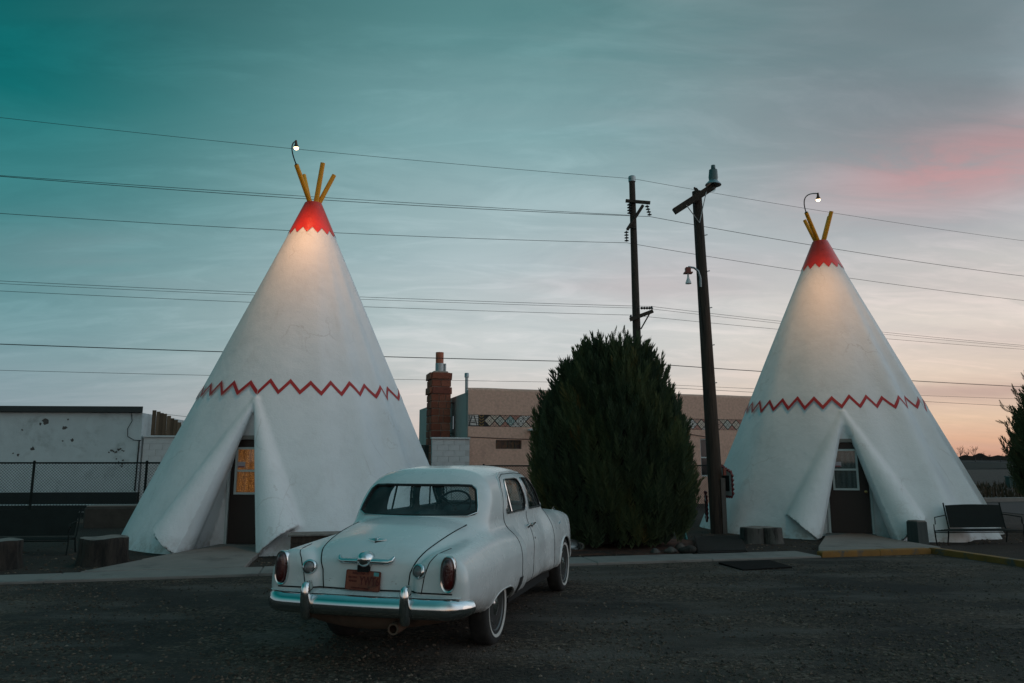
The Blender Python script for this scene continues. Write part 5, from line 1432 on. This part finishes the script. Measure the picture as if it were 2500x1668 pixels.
for s in (1, -1): MB().cbox((s * .41, 0, .19), (.03, .41, .36), 0, .006).build('end_board', M_WOODP, t, local=True)
MB().cbox((0, 0, .385), (.95, .54, .03), 0, .008).build('lid', M_STUMPT, t, local=True)

def bench(label, x, y, ang, L, sl=.06, sr=.06):
    T = thing('garden_bench', label, 'bench', (x, y, 0), ang, 'dark metal garden benches')
    hs, hb0, hb1 = .27, .30, .74
    # seat slats run the length; back is a solid ribbed panel
    spl = lambda y_: (-sl * (.42 - y_) / .38, L + sr * (.42 - y_) / .38)   # the arms spread towards the front
    for k in range(5):
        yk = .05 + .085 * k; x0, x1 = spl(yk)
        MB().cbox(((x0 + x1) / 2, yk, hs), (x1 - x0, .07, .018), 0, .006).build('seat_slat', M_DKMETAL, T, local=True)
    MB().grid(lambda u, v: (L * (.02 + .96 * u), .43 + .10 * v, hb0 + (hb1 - hb0) * v + .02 * math.sin(PI * u) * v), 24, 2).grid(lambda u, v: (L * (.02 + .96 * u), .418 + .10 * v, hb0 + (hb1 - hb0) * v + .02 * math.sin(PI * u) * v), 24, 2).build('back_panel', M_DKMETAL, T, smooth=True, local=True, fixn=False)
    for xx in (.0, L):
        b = MB(); b.tube([(xx, .40, hs - .02), (xx, .44, hb0), (xx, .545, hb1 + .05)], .014, 8); b.build('back_post', M_DKMETAL, T, smooth=40, local=True)
        sx_ = lambda y_: spl(y_)[0 if xx == 0 else 1]
        b = MB(); pts = [(xx, .50, .56), (sx_(.34), .34, .555), (sx_(.10), .10, .535)]
        for k in range(30):
            a = PI / 2 + k * .36; r = .075 * (1 - k / 34); w_ = r * math.cos(a); pts.append((sx_(.06 + w_ * .5) + (-w_ if xx == 0 else w_) * (.0 if sl < .1 else .4), .05 + w_ * (1 if sl < .1 else .5), .46 + r * math.sin(a)))
        b.tube(pts, .010, 6); b.tube([(sx_(.03), .03, .40), (sx_(.03), .03, hs)], .010, 6); b.build('scroll_arm', M_DKMETAL, T, smooth=40, local=True)
    for xx in (.0, L):
        for yy, dy in ((.04, -.04), (.40, .06)):
            x_ = spl(yy)[0 if xx == 0 else 1]; b = MB(); b.tube([(x_, yy, hs), (x_, yy + dy * .3, hs * .5), (x_, yy + dy, -.02)], .013, 8); b.build('leg', M_DKMETAL, T, smooth=40, local=True)
    b = MB(); b.tube([(spl(.04)[0], .04, hs - .03), (spl(.04)[1], .04, hs - .03)], .010, 6); b.tube([(0, .40, hs - .03), (L, .40, hs - .03)], .010, 6); b.build('seat_rail', M_DKMETAL, T, smooth=40, local=True)
bench('black metal bench with scrolled arms before the right wigwam', 8.98, 15.14, R(4), 1.22, .56, .08)
bench('dark green metal bench at the left edge of the picture', -9.55, 13.35, R(5), 1.62)

def grate(label, pts, z, nbar):
    c = sum((Vector((*p, 0)) for p in pts), Vector()) / 4
    T = thing('steel_grate', label, 'grate', (c.x, c.y, 0)); P_ = [Vector((*p, z)) for p in pts]
    fr = MB()
    for i in range(4): fr.tube([P_[i], P_[(i + 1) % 4]], .022, 4)
    fr.build('frame', M_GRATE, T)
    b = MB()
    for k in range(1, nbar):
        t = k / nbar; a, c_ = P_[0].lerp(P_[1], t), P_[3].lerp(P_[2], t); d = (c_ - a); n = Vector((-d.y, d.x, 0)).normalized() * .007
        b.add([a + n, a - n, c_ - n, c_ + n] + [q + Vector((0, 0, .03)) for q in (a + n, a - n, c_ - n, c_ + n)], [(0, 1, 2, 3), (4, 5, 6, 7), (0, 1, 5, 4), (1, 2, 6, 5), (2, 3, 7, 6), (3, 0, 4, 7)])
    for k in range(1, 12):
        t = k / 12; b.tube([P_[0].lerp(P_[3], t), P_[1].lerp(P_[2], t)], .007, 4)
    ob = b.build('bars', M_GRATE, T); ob['kind'] = 'stuff'
    MB().prism([(p.x, p.y) for p in P_], .003, .012).build('base_plate', M_UNDER, T)
GR1 = [(3.46, 13.42), (4.60, 13.75), (5.32, 16.2), (3.80, 16.2)]
GR1 = [(3.40, 13.35), (4.38, 13.55), (4.55, 15.75), (3.45, 15.65)]
grate('dark steel grating lying on the soil in front of the leaning pole', [(3.25, 13.34), (4.16, 13.56), (4.86, 16.2), (3.84, 16.05)], .06, 46)
t = thing('steel_plate', 'dark steel plate on the gravel below the sidewalk edge', 'plate', (4.0, 12.1, 0))
pp = [(3.44, 11.41), (4.29, 11.73), (4.22, 12.54), (3.30, 12.24)]
b = MB(); b.prism(pp, .020, .046).build('plate_sheet', mat('dark_road_plate', (.007, .0055, .005), .9, metal=.0, spec=.15, var=.4, vscale=6, bump=.3), t)
t = thing('teal_stake', 'small teal painted stake beside the steel grating', 'stake', (3.70, 16.15, 0)); MB().tube([(3.70, 16.15, -.02), (3.63, 16.13, .26)], .035, 4).build('stake_body', M_TEAL, t)
M_ROCK = mat('dull_rock', (.085, .074, .065), .9, var=.3, vscale=6, bump=.5, bscale=14)
random.seed(21)
for k, (x, y, s) in enumerate(((3.12, 13.6, .15), (2.85, 13.75, .11), (3.2, 14.5, .10), (2.6, 13.8, .08))):
    bm = bmesh.new(); bmesh.ops.create_icosphere(bm, subdivisions=3, radius=1)
    for v in bm.verts:
        n_ = .18 * math.sin(v.co.x * 3 + k) + .14 * math.sin(v.co.y * 5 + k * 2) + .12 * math.sin(v.co.z * 4 + k)
        v.co = Vector((v.co.x * (1 + n_) * s, v.co.y * (1 + n_) * s * .8, v.co.z * (1 + n_) * s * .65))
    me = bpy.data.meshes.new('rock'); bm.to_mesh(me); bm.free(); me.shade_smooth(); me.materials.append(M_ROCK if k else M_STUMPB)
    o = bpy.data.objects.new('rock', me); COL.objects.link(o); o.location = (x, y, s * .35); tag(o, ['dark biggest rock leaning on the steel grating', 'pale rock left of the steel grating nearest the sidewalk', 'pale rock under the juniper edge beside the grating', 'smallest pale rock under the juniper edge'][k], 'rock', 'rocks beside the grating')

# ------------------------------------------------------------------ utility poles and wires
M_BALL = mat('pale_green_enamel', (.07, .13, .13), .35, var=.15)
def near_pole():
    base = Vector((4.77, 17.58, 0)); top = Vector((4.60, 17.58, 8.27)); ax = (top - base).normalized()
    T = thing('utility_pole', 'thick leaning wooden pole with crossarm lamp beside the right wigwam', 'pole', tuple(base))
    n = 18; b = MB(); pts = [base + ax * -.1] + [base.lerp(top, k / 12) for k in range(1, 13)]
    b.tube(pts, [.175 - .06 * k / 12 for k in range(13)], n); b.build('shaft', M_WOODP, T, smooth=40)
    b = MB(); random.seed(2)
    for k in range(5): b.tube([top + Vector((random.uniform(-.07, .07), random.uniform(-.06, .06), -.06)), top + Vector((random.uniform(-.08, .08), random.uniform(-.06, .06), .05 + random.uniform(0, .05)))], [.05, .025], 5)
    b.build('splintered_top', M_WOODP, T)
    a, c = Vector((3.98, 17.40, 7.69)), Vector((4.98, 17.36, 8.34)); d = (c - a).normalized()
    w = Vector((0, 1, 0)).cross(d).normalized()
    b = MB(); h = .075
    vs = [p + w * sz * h + Vector((0, sy * .06, 0)) for p in (a, c) for sz, sy in ((-1, -1), (1, -1), (1, 1), (-1, 1))]
    b.add(vs, [(3, 2, 1, 0), (4, 5, 6, 7), (0, 1, 5, 4), (1, 2, 6, 5), (2, 3, 7, 6), (3, 0, 4, 7)]); arm = b.build('crossarm', M_WOODP, T)
    for e in (.28, .78):
        p = a.lerp(c, e); MB().tube([p + Vector((0, -.075, -.04)), Vector((4.60, 17.44, 7.42))], .012, 5).build('brace', M_GALV, T)
    # lamp with wide shade and clear unlit bulb on the arm's end
    q = c + Vector((-.03, -.02, .0))
    lp = thing_part('pole_lamp', T)
    MB().lathe([(.05, .52), (.055, .44), (.04, .43), (.10, .40), (.115, .20), (.10, .12)], q, (0.04, 0, 1), 20).build('ballast', M_BALL, lp, smooth=40)
    MB().lathe([(.10, .13), (.13, .09), (.19, .03), (.195, .01), (.18, .02), (.09, .10)], q, (0.04, 0, 1), 24).build('shade', M_GALV, lp, smooth=40)
    MB().lathe([(.02, .08), (.035, .02), (.06, -.06), (.062, -.10), (.04, -.15), (.001, -.17)], q, (0.04, 0, 1), 16).build('bulb', M_PANE, lp, smooth=True)
    # lower bracket lamp
    b = MB(); p0 = Vector((4.56, 17.42, 5.80))
    b.tube([p0, p0 + Vector((-.01, -.03, .22)), p0 + Vector((-.06, -.05, .38)), p0 + Vector((-.16, -.06, .46)), p0 + Vector((-.30, -.06, .48))], .026, 8)
    lp = thing_part('bracket_lamp', T); b.build('bracket', M_GALV, lp, smooth=40)
    q = p0 + Vector((-.31, -.06, .44)); MB().cbox(q - Vector((0, 0, .03)), (.13, .12, .12), 0, .015).box(q - Vector((0, 0, .11)), (.20, .16, .03)).build('junction_box', M_REDBOX, lp)
    MB().lathe([(.02, 0), (.025, -.10), (.03, -.12), (.070, -.23), (.072, -.255), (.001, -.265)], q - Vector((0, 0, .12)), (0, 0, 1), 18).build('flood_bulb', M_WHITEP, lp, smooth=40)
    # loose wire up the shaft, staples
    b = MB(); b.tube([base.lerp(top, t) + Vector((-.15 + .05 * t, -.10 + .02 * math.sin(t * 20), 0)) for t in np.linspace(.55, .97, 20)], .008, 5); b.build('shaft_cable', M_WIRE, T)
    b = MB()
    for k in range(5): p = base.lerp(top, .42 + .11 * k); b.tube([p + Vector((.10, -.10, 0)), p + Vector((.165, -.12, .01))], .012, 5)
    b.build('step_bolt', M_GALV, T)
    # weathered post strapped to the foot and the signs' box
    b = MB(); b.box((4.88, 17.44, .62), (.10, .10, 1.28)); b.build('strapped_post', mat('grey_post_wood', (.11, .10, .09), .9, var=.3, vscale=4, bump=.5, stretch=(6, 6, .4)), T)
    MB().cbox((4.91, 17.36, 1.40), (.07, .07, .15), 0, .01).build('red_box', M_REDBOX, T)
near_pole()
# wigwam-shaped sign boards with scalloped red border, seen nearly edge-on
M_SCAL = mat('dark_red_sign_edge', (.12, .018, .022), .6, var=.2)
def tent_sign(label, x, y, z, w, h, ang, thick=.03):
    T = thing('scalloped_sign', label, 'sign', (x, y, z), ang, 'scalloped signs on the leaning pole')
    outl = [(-w / 2, 0), (w / 2, 0), (w / 2, h * .72), (-w / 2, h)]
    n = 4; vs = [(p[0], -thick / 2, p[1]) for p in outl] + [(p[0], thick / 2, p[1]) for p in outl]
    MB().add(vs, [(0, 1, 2, 3), (7, 6, 5, 4)] + [(i, (i + 1) % n, n + (i + 1) % n, n + i) for i in range(n)]).build('board', M_TRIM, T, local=True)
    b = MB()
    for i in range(4):
        a, c = Vector((outl[i][0], 0, outl[i][1])), Vector((outl[(i + 1) % 4][0], 0, outl[(i + 1) % 4][1])); L = (c - a).length; k = max(2, int(L / .085)); o_ = Vector(((c - a).z, 0, -(c - a).x)).normalized()
        for j in range(k):
            p, q = a.lerp(c, j / k), a.lerp(c, (j + 1) / k); m_ = (p + q) / 2 + o_ * .06
            t3 = Vector((0, thick * .7, 0)); b.add([p - t3, q - t3, m_ - t3, p + t3, q + t3, m_ + t3], [(0, 1, 2), (5, 4, 3), (0, 1, 4, 3), (1, 2, 5, 4), (2, 0, 3, 5)])
    b.build('scallop_border', M_SCAL, T, local=True)
    MB().box((0, -thick / 2 - .006, h * .4), (w * .7, .008, h * .5)).build('dark_panel', M_WAINS, T, local=True)
    MB().box((0, thick / 2 + .006, h * .4), (w * .7, .008, h * .5)).build('dark_panel', M_WAINS, T, local=True)
tent_sign('scalloped red-edged sign board on the right side of the leaning pole', 4.99, 17.60, .86, .56, .70, R(-74))
tent_sign('scalloped red-edged sign seen as a sliver left of the leaning pole', 4.56, 17.75, .30, .06, .66, R(-85))

def far_pole():
    base = Vector((4.30, 25, 0)); top = Vector((4.26, 25, 11.6))
    T = thing('utility_pole', 'tall thin power-line pole with insulators rising behind the juniper', 'pole', tuple(base))
    MB().tube([base + Vector((0, 0, -.1)), base.lerp(top, .5), top], [.165, .14, .105], 14).build('shaft', M_WOODP, T, smooth=40)
    MB().lathe([(.125, -.16), (.13, .02), (.10, .05), (.001, .06)], top, (0, 0, 1), 12).build('cap', M_GALV, T, smooth=40)
    MB().box((4.42, 24.84, 10.64), (.86, .09, .10), 0, 0, 0, R(5)).build('crossarm', M_WOODP, T)
    b = MB(); b.tube([(4.60, 24.85, 10.52), (4.02, 24.85, 9.62)], .055, 4); b.tube([(4.10, 24.85, 9.74), (4.34, 24.85, 9.66)], .03, 4); b.build('strut', M_WOODP, T)
    a, c = Vector((4.03, 24.82, 6.42)), Vector((4.82, 24.80, 6.72)); b = MB(); d = (c - a).normalized(); w = Vector((0, 1, 0)).cross(d)
    vs = [p + w * sz * .06 + Vector((0, sy * .05, 0)) for p in (a, c) for sz, sy in ((-1, -1), (1, -1), (1, 1), (-1, 1))]
    b.add(vs, [(3, 2, 1, 0), (4, 5, 6, 7), (0, 1, 5, 4), (1, 2, 6, 5), (2, 3, 7, 6), (3, 0, 4, 7)]).build('crossarm', M_WOODP, T)
    MB().tube([(4.70, 24.80, 6.62), (4.40, 24.86, 6.10)], .025, 5).build('brace', M_WOODP, T)
    def string(p, n, tilt=0):
        b = MB(); p = Vector(p)
        for k in range(n):
            q = p + Vector((tilt * k * .1, 0, -.06 - .10 * k)); b.lathe([(.015, .05), (.02, .02), (.075, -.005), (.078, -.02), (.02, -.02), (.015, -.05)], q, (0, 0, 1), 12)
        b.build('insulator', M_INS, T, smooth=40)
    string((4.11, 24.84, 10.60), 4); string((4.74, 24.84, 10.54), 4, .25); string((3.99, 24.84, 9.60), 4)
    for p in ((4.06, 24.8, 6.50), (4.78, 24.8, 6.80)): MB().lathe([(.012, -.06), (.012, 0), (.05, .0), (.05, .03), (.02, .07), (.03, .09)], p, (0, 0, 1), 10).build('pin_insulator', M_INS, T, smooth=40)
    b = MB()
    for k in range(4): b.lathe([(.02, 0), (.05, .03), (.05, .06), (.02, .09)], (4.40 + .09 * k, 24.82, 6.83), (1, 0, -.1), 10)
    b.build('spool_insulator', M_INS, T, smooth=40)
far_pole()

import sys
def wire_pts(pl, pm, pr, sag=0.0):
    out = []
    for a, c in ((pl, pm), (pm, pr)):
        if a is None or c is None: continue
        a, c = Vector(a), Vector(c)
        for k in range(33):
            t = k / 32; p = a.lerp(c, t); p.z -= sag * 4 * t * (1 - t); out.append(p)
    return out
def wire(label, pts, r): 
    r *= .66
    o = MB().tube(pts, r, 5, cap=False).build('power_line', M_WIRE, smooth=True); tag(o, label, 'power line', 'overhead lines')
# a pixel row tells how high a line passes; depth is that of the line of poles
TH = R(9.24); FPX = 1697.0
def at(px, py, Y):
    u = (px - 1175) / FPX; v = (784 - py) / FPX
    d = Vector((u, math.cos(TH) - v * math.sin(TH), math.sin(TH) + v * math.cos(TH))); return d * (Y / d.y) + Vector((0, 0, CAM_H))
def span(px0, y0, px1, y1, pm=None, Y0=None, Y1=None, sag=.25, ext=.5):
    """line from picture edge to picture edge, carried on past both"""
    a = at(px0, y0, Y0); c = at(px1, y1, Y1)
    if pm is None:
        d = c - a; return wire_pts(a - d * ext, None, None) or [a - d * ext + d * (1 + 2 * ext) * (k / 48) - Vector((0, 0, 0)) for k in range(49)]
    m_ = Vector(pm); return [a + (a - m_) * ext] + wire_pts(a, m_, c, sag)[0:] + [c + (c - m_) * ext]
YL, YR = 20.4, 32.0
wire('topmost thin wire running over both wigwams past the thin pole top', span(0, 270, 2350, 553, (4.26, 24.9, 11.52), YL, YR, .10), .010)
wire('upper wire of the close pair ending at the thin pole left insulator', wire_pts(at(0, 395, YL) + (at(0, 395, YL) - Vector((4.11, 24.84, 10.15))) * .5, (4.11, 24.84, 10.15), None, .12), .012)
wire('lower wire of the close pair, crossing on to the right wigwam cap', span(0, 405, 2350, 634, (4.82, 24.84, 10.10), YL, YR, .12), .014)
wire('wire on the lowest hanging insulator of the thin pole', span(0, 490, 2350, 690, (3.99, 24.84, 9.15), YL, YR, .12), .012)
wire('upper of the three lines on the lower crossarm', span(0, 645, 2350, 793, (4.78, 24.8, 6.88), YL, YR, .06), .010)
wire('middle of the three lines on the lower crossarm', span(0, 651, 2350, 797, (4.6, 24.82, 6.82), YL, YR, .06), .009)
wire('lower of the three lines on the lower crossarm', span(0, 668, 2350, 802, (4.06, 24.8, 6.58), YL, YR, .06), .010)
wire('thick sagging telephone cable crossing behind chimney and juniper', span(0, 790, 2350, 888, at(1460, 833, 24.85), YL, YR, .04), .020)
wire('thin line below the telephone cable left of the wigwam', span(0, 850, 2350, 916, at(1460, 880, 24.85), YL, YR, .03), .009)
wire('lowest thin line crossing the sunset glow right of the right wigwam', wire_pts(at(1460, 886, 24.85), at(2350, 934, YR), at(2900, 955, 39)), .011)
wire('short line from the brown board screen to the left wigwam', wire_pts((-12.0, 25.3, 3.25), (-9.6, 25.3, 2.98), (-7.0, 25.6, 2.7)), .010)

# ------------------------------------------------------------------ junipers
def juniper_mat(name, gold):
    m = bpy.data.materials.new(name); m.use_nodes = True; g = NG(m.node_tree); b = m.node_tree.nodes['Principled BSDF']
    at_ = g.new('ShaderNodeAttribute', attribute_name='tint').outputs['Fac']
    c = g.ramp(at_, [(0, (.052, .082, .050, 1)), (.45, (.092, .130, .066, 1)), (.78, (.135, .165, .072, 1)), (.93, (.16, .145, .055, 1)), (1, (.23, .14, .05, 1))])
    g.put(b.inputs['Base Color'], c); b.inputs['Roughness'].default_value = .75; b.inputs['Specular IOR Level'].default_value = .25
    tl = g.new('ShaderNodeBsdfTranslucent'); g.put(tl.inputs[0], c); mx = g.new('ShaderNodeMixShader'); mx.inputs[0].default_value = .30
    g.l.new(b.outputs[0], mx.inputs[1]); g.l.new(tl.outputs[0], mx.inputs[2]); g.l.new(mx.outputs[0], m.node_tree.nodes['Material Output'].inputs[0])
    return m
M_JUN = juniper_mat('juniper_scales', True)
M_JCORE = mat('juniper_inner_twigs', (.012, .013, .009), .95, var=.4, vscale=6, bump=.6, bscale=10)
def juniper(label, cx, cy, prof, rx, ry, H, nspray, seed, spikes=()):
    r_ = np.random.default_rng(seed)
    T = thing('juniper_tree', label, 'tree', (cx, cy, 0))
    zs = [p[0] for p in prof]; rs = [p[1] for p in prof]
    def lump(az, z): return 1 + .07 * np.sin(az * 3 + z * 1.3 + seed) + .055 * np.sin(az * 7 - z * 2.1) + .05 * np.sin(az * 11 + z * 4.3)
    # spray template: feathery upright branchlet, +Z
    quads = []; 
    def blade(p, d, ln, w, side):
        d = d / np.linalg.norm(d); s = np.cross(d, side); s = s / (np.linalg.norm(s) + 1e-9) * w
        quads.append([p - s * .4, p + s * .4, p + d * ln * .55 + s, p + d * ln]); quads.append([p - s * .4, p + d * ln * .55 + s, p + d * ln, p + d * ln * .45 - s])
    temps = []
    for v_ in range(5):
        quads = []; L = 1.0; nb = 22
        for k in range(nb):
            t = k / (nb - 1); p = np.array([.07 * math.sin(t * 3 + v_), .05 * math.cos(t * 4 + v_), L * t * .86])
            for j in range(2):
                a = k * 2.4 + j * 3.1 + v_; sp = .62 * (1 - .72 * t)
                d = np.array([math.cos(a) * sp, math.sin(a) * sp, .85]); ln = (.34 - .14 * t) * r_.uniform(.8, 1.2)
                blade(p, d, ln, .019, np.array([math.cos(a + 1.2), math.sin(a + 1.2), .1]))
        temps.append(np.array(quads))
    Vs = []; tints = []
    for i in range(nspray):
        shell = r_.random() < .80
        while True:
            z = r_.random() ** .9 * H
            R0 = np.interp(z, zs, rs)
            if r_.random() < (R0 + .12) / (max(rs) + .12): break
        az = r_.random() * 2 * PI
        k = (1 - .16 * r_.random() ** 1.6) if shell else r_.random() ** .5 * .85
        R_l = R0 * float(lump(az, z)) * k
        p = np.array([R_l * rx * math.sin(az), -R_l * ry * math.cos(az), z])
        out = np.array([math.sin(az), -math.cos(az), 0]); lean = r_.uniform(.05, .42)
        d = np.array([0, 0, 1.0]) + out * lean + r_.normal(0, .15, 3); d /= np.linalg.norm(d)
        ln = r_.uniform(.22, .62) * (1.0 if z < H * .8 else 1.15)
        u = np.cross(d, [.3, .9, .1]); u /= np.linalg.norm(u); w = np.cross(d, u); a = r_.random() * 2 * PI
        u, w = u * math.cos(a) + w * math.sin(a), -u * math.sin(a) + w * math.cos(a)
        t = temps[i % 5] * ln
        Q = p + t[..., 0:1] * u * 1.0 + t[..., 1:2] * w * 1.0 + t[..., 2:3] * d
        Vs.append(Q); base = .42 + .22 * math.sin(az * 5 + z * 2.2) + r_.normal(0, .14)
        if r_.random() < .02: base = r_.uniform(.85, 1.0)
        tints.append(np.full(Q.shape[0] * 4, np.clip(base, 0, 1)))
    for (az, z, ln, ou) in spikes:
        az = R(az); out = np.array([math.sin(az), -math.cos(az), 0]); R0 = np.interp(z, zs, rs) * .9
        p = np.array([R0 * rx * math.sin(az), -R0 * ry * math.cos(az), z]); d = np.array([0, 0, 1.0]) + out * ou; d /= np.linalg.norm(d)
        for k in range(7):
            t = k / 6; q = p + d * ln * t + r_.normal(0, .02, 3); dd = d + r_.normal(0, .22, 3); dd /= np.linalg.norm(dd)
            u = np.cross(dd, [.3, .9, .1]); u /= np.linalg.norm(u); w = np.cross(dd, u); tt = temps[k % 5] * (.34 - .12 * t)
            Q = q + tt[..., 0:1] * u + tt[..., 1:2] * w + tt[..., 2:3] * dd; Vs.append(Q); tints.append(np.full(Q.shape[0] * 4, .4))
    V = np.concatenate(Vs).reshape(-1, 3); Fq = np.arange(len(V)).reshape(-1, 4)
    ob = np_mesh('crown', V, Fq, M_JUN, T, False, local=True)
    at_ = ob.data.attributes.new('tint', 'FLOAT', 'POINT'); at_.data.foreach_set('value', np.concatenate(tints).astype(np.float32))
    # dense inner mass of twigs, kept well inside the sprays
    b = MB()
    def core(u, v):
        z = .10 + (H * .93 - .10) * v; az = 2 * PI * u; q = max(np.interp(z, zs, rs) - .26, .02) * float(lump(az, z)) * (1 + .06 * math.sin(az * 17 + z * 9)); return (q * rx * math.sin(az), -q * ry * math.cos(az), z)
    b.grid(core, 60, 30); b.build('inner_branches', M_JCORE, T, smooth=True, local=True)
    b = MB()
    for k in range(5):
        a = k * 1.26; b.tube([(0.04 * math.cos(a), .04 * math.sin(a), -.05), (.2 * math.cos(a), .2 * math.sin(a), .6), (.5 * math.cos(a), .5 * math.sin(a), H * .5)], [.09, .07, .03], 7)
    b.build('trunk', M_WOODP, T, smooth=40, local=True)
    return T
PROF = [(0, .72), (.25, .86), (.7, .96), (1.3, 1.0), (1.9, .985), (2.5, .89), (3.0, .73), (3.35, .60), (3.7, .44), (3.95, .30), (4.1, .18)]
juniper('big dark rounded juniper standing between the car and the leaning pole', 2.06, 15.2, [(z * .94, r * 1.46) for z, r in PROF], 1.0, 1.0, 3.62, 5200, 4,
        [((k * 137.5) % 360 - 180, .5 + 3.2 * ((k * .618) % 1) ** .7, .22 + .22 * ((k * .37) % 1), .10 + .28 * ((k * .71) % 1)) for k in range(150)] + [((k * 137.5) % 360 - 180, 3.28 + .3 * ((k * .618) % 1), .22 + .32 * ((k * .37) % 1), .02 + .1 * ((k * .71) % 1)) for k in range(26)] + [(-92, 2.75, .42, .5), (-88, 2.3, .40, .55), (-80, 3.1, .35, .35), (-30, 3.6, .50, .05), (60, 3.55, .42, .15), (0, 3.7, .42, .0), (30, 3.65, .55, .02), (-60, 3.5, .45, .1), (92, 2.9, .30, .4), (95, 2.3, .28, .4)])
juniper('juniper at the right edge of the picture beside the bench', 13.35, 17.2, [(0, .9), (.5, 1.2), (1.2, 1.5), (2.0, 1.52), (2.8, 1.2), (3.6, .8), (4.5, .25)], 1.0, 1.0, 4.4, 2300, 8,
        [(-90, 2.6, .8, .75), (-95, 2.05, .7, 1.0), (-85, 2.9, .75, .55), (-92, 3.3, .6, .35), (-88, 1.6, .5, .9), (-90, 2.7, .7, .8), (-80, 3.6, .6, .2), (-100, 2.35, .75, .9)])
# brown needle litter under the big juniper
b = MB(); pts = []
for k in range(40):
    a = 2 * PI * k / 40; r = 1.0 + .08 * math.sin(a * 5) + .05 * math.sin(a * 9 + 1); pts.append((2.0 + 2.15 * r * math.cos(a), 15.1 + 1.75 * r * math.sin(a)))
b.add([(p[0], p[1], .006) for p in pts] + [(2.0, 15.1, .03)], [(k, (k + 1) % 40, 40) for k in range(40)])
o = b.build('needle_litter', mat('rust_needle_litter', (.075, .026, .014), .95, var=.5, vscale=9, bump=.8, bscale=60, dark=(.02, .012, .009), dscale=3, dlo=.45, dhi=.62)); tag(o, 'rust-brown needle litter under the big juniper', 'needles', kind='stuff')

# ------------------------------------------------------------------ far field on the right
t = MB(); 
def berm(u, v):
    x = -60 + 420 * u; y = 150 + .25 * x; prof = [(-9, 0), (-3, 1.3), (0, 1.7), (6, 1.8), (40, 2.0)][int(round(v * 4))]
    return (x - .2 * prof[0], y + prof[0], prof[1] + .12 * math.sin(x * .13))
t.grid(berm, 120, 4); o = t.build('embankment', mat('dark_dry_grass', (.018, .015, .010), .95, var=.4, vscale=.4, bump=.5, bscale=3), smooth=True); tag(o, kind='structure')
b = MB()
def hed(u, v):
    x = -40 + 380 * u; y = 158 + .25 * x; h = (2.2 + 1.1 * abs(math.sin(x * .31) * math.sin(x * .083 + 1)) + .5 * math.sin(x * 1.3)); return (x, y, 1.5 + h * v * .62)
b.grid(hed, 400, 3); 
o = b.build('far_scrub', mat('far_scrub_dark', (.016, .014, .011), .95, var=.4, vscale=1)); tag(o, 'dark low scrub along the far embankment', 'scrub', kind='stuff')
for dz, lab in ((1.86, 'far rail line along the embankment top'), ):
    pass
M_DKRAIL = mat('dull_rail_steel', (.09, .095, .10), .6, metal=.3)
tr = thing('railway_track', 'pair of pale rails along the far embankment at the right', 'railway', (30, 150, 0))
for off in (0, 1.5): MB().tube([(x, 147.2 + off + .25 * x, 1.42 + .28 * off + .12 * math.sin(x * .13)) for x in range(-40, 330, 8)], .045, 4).build('rail', M_DKRAIL, tr)
def bare_tree(x, y, z0, h, seed, nth):
    random.seed(seed); b = MB()
    def br(p, d, ln, r, lv):
        q = p + d * ln; b.tube([p, q], [r, r * .6], 4, cap=False)
        if lv == 0: return
        for k in range(3 if lv > 1 else 4):
            dd = (d + Vector((random.uniform(-.8, .8), random.uniform(-.8, .8), random.uniform(-.1, .6)))).normalized(); br(p.lerp(q, random.uniform(.45, 1)), dd, ln * random.uniform(.5, .75), r * .55, lv - 1)
    T = thing('bare_tree', nth + ' leafless tree on the far embankment, counted from the right wigwam', 'tree', (x, y, z0), 0, 'leafless trees on the far embankment')
    br(Vector((x, y, z0)), Vector((random.uniform(-.15, .15), 0, 1)), h * .42, h * .028, 4)
    b.build('branches', M_WIRE, T)
for k, (px, h) in enumerate(((2190, 3.0), (2205, 4.6), (2222, 3.8), (2238, 4.4), (2252, 3.4), (2268, 3.0), (2295, 2.6), (2312, 2.6))):
    Y = 176 + 6 * (k % 3); p = at(px, 1050, Y); bare_tree(p.x, Y, 1.4, h, 40 + k, 'first second third fourth fifth sixth seventh eighth'.split()[k])
# road with kerb, verge, painted line, utility box
b = MB(); b.prism([(16, 21.5), (80, 37), (80, 46), (16, 29.5)], 0, .012); o = b.build('road', mat('old_asphalt', (.018, .018, .019), .9, var=.2, vscale=2, bump=.4, bscale=30)); tag(o, kind='structure')
b = MB(); b.prism([(16, 22.6), (80, 38.1), (80, 38.25), (16, 22.75)], .0125, .0165); o = b.build('road_marking', M_WHITEP); tag(o, 'white edge line painted on the road at the right', 'road marking')
t = thing('road_kerb', 'pale kerb along the far side of the road at the right', 'kerb', (16, 30, 0))
b = MB(); b.prism([(16, 30.1), (80, 46.6), (80, 46.9), (16, 30.4)], 0, .16); b.build('kerb_length', M_CONC, t)
M_BOXG = mat('dull_green_box', (.035, .075, .07), .7)
t = thing('utility_box', 'small green utility box in the far verge at the right', 'utility box', (31.8, 48, 0))
MB().cbox((31.8, 48, .33), (.44, .4, .66), 0, .03).build('cabinet', M_BOXG, t); MB().cbox((31.8, 48, .69), (.5, .46, .07), 0, .02).build('lid', M_BOXG, t)
# verge grass
V = []; Fq = []
for k in range(5000):
    x = 17 + 45 * rng.random(); y = 32 + .25 * (x - 17) + 16 * rng.random() ** 1.3; h = .15 + .35 * rng.random(); a = rng.random() * PI; w = .05
    s0 = len(V); V += [(x - w * math.cos(a), y - w * math.sin(a), 0), (x + w * math.cos(a), y + w * math.sin(a), 0), (x + rng.normal(0, .08), y + rng.normal(0, .08), h)]; Fq.append((s0, s0 + 1, s0 + 2))
ob = np_mesh('dry_grass', np.array(V), np.array(Fq), mat('dry_verge_grass', (.055, .040, .024), .95, var=.4, vscale=.5), smooth=False); tag(ob, 'dry brown verge grass beyond the road at the right', 'grass', kind='stuff')
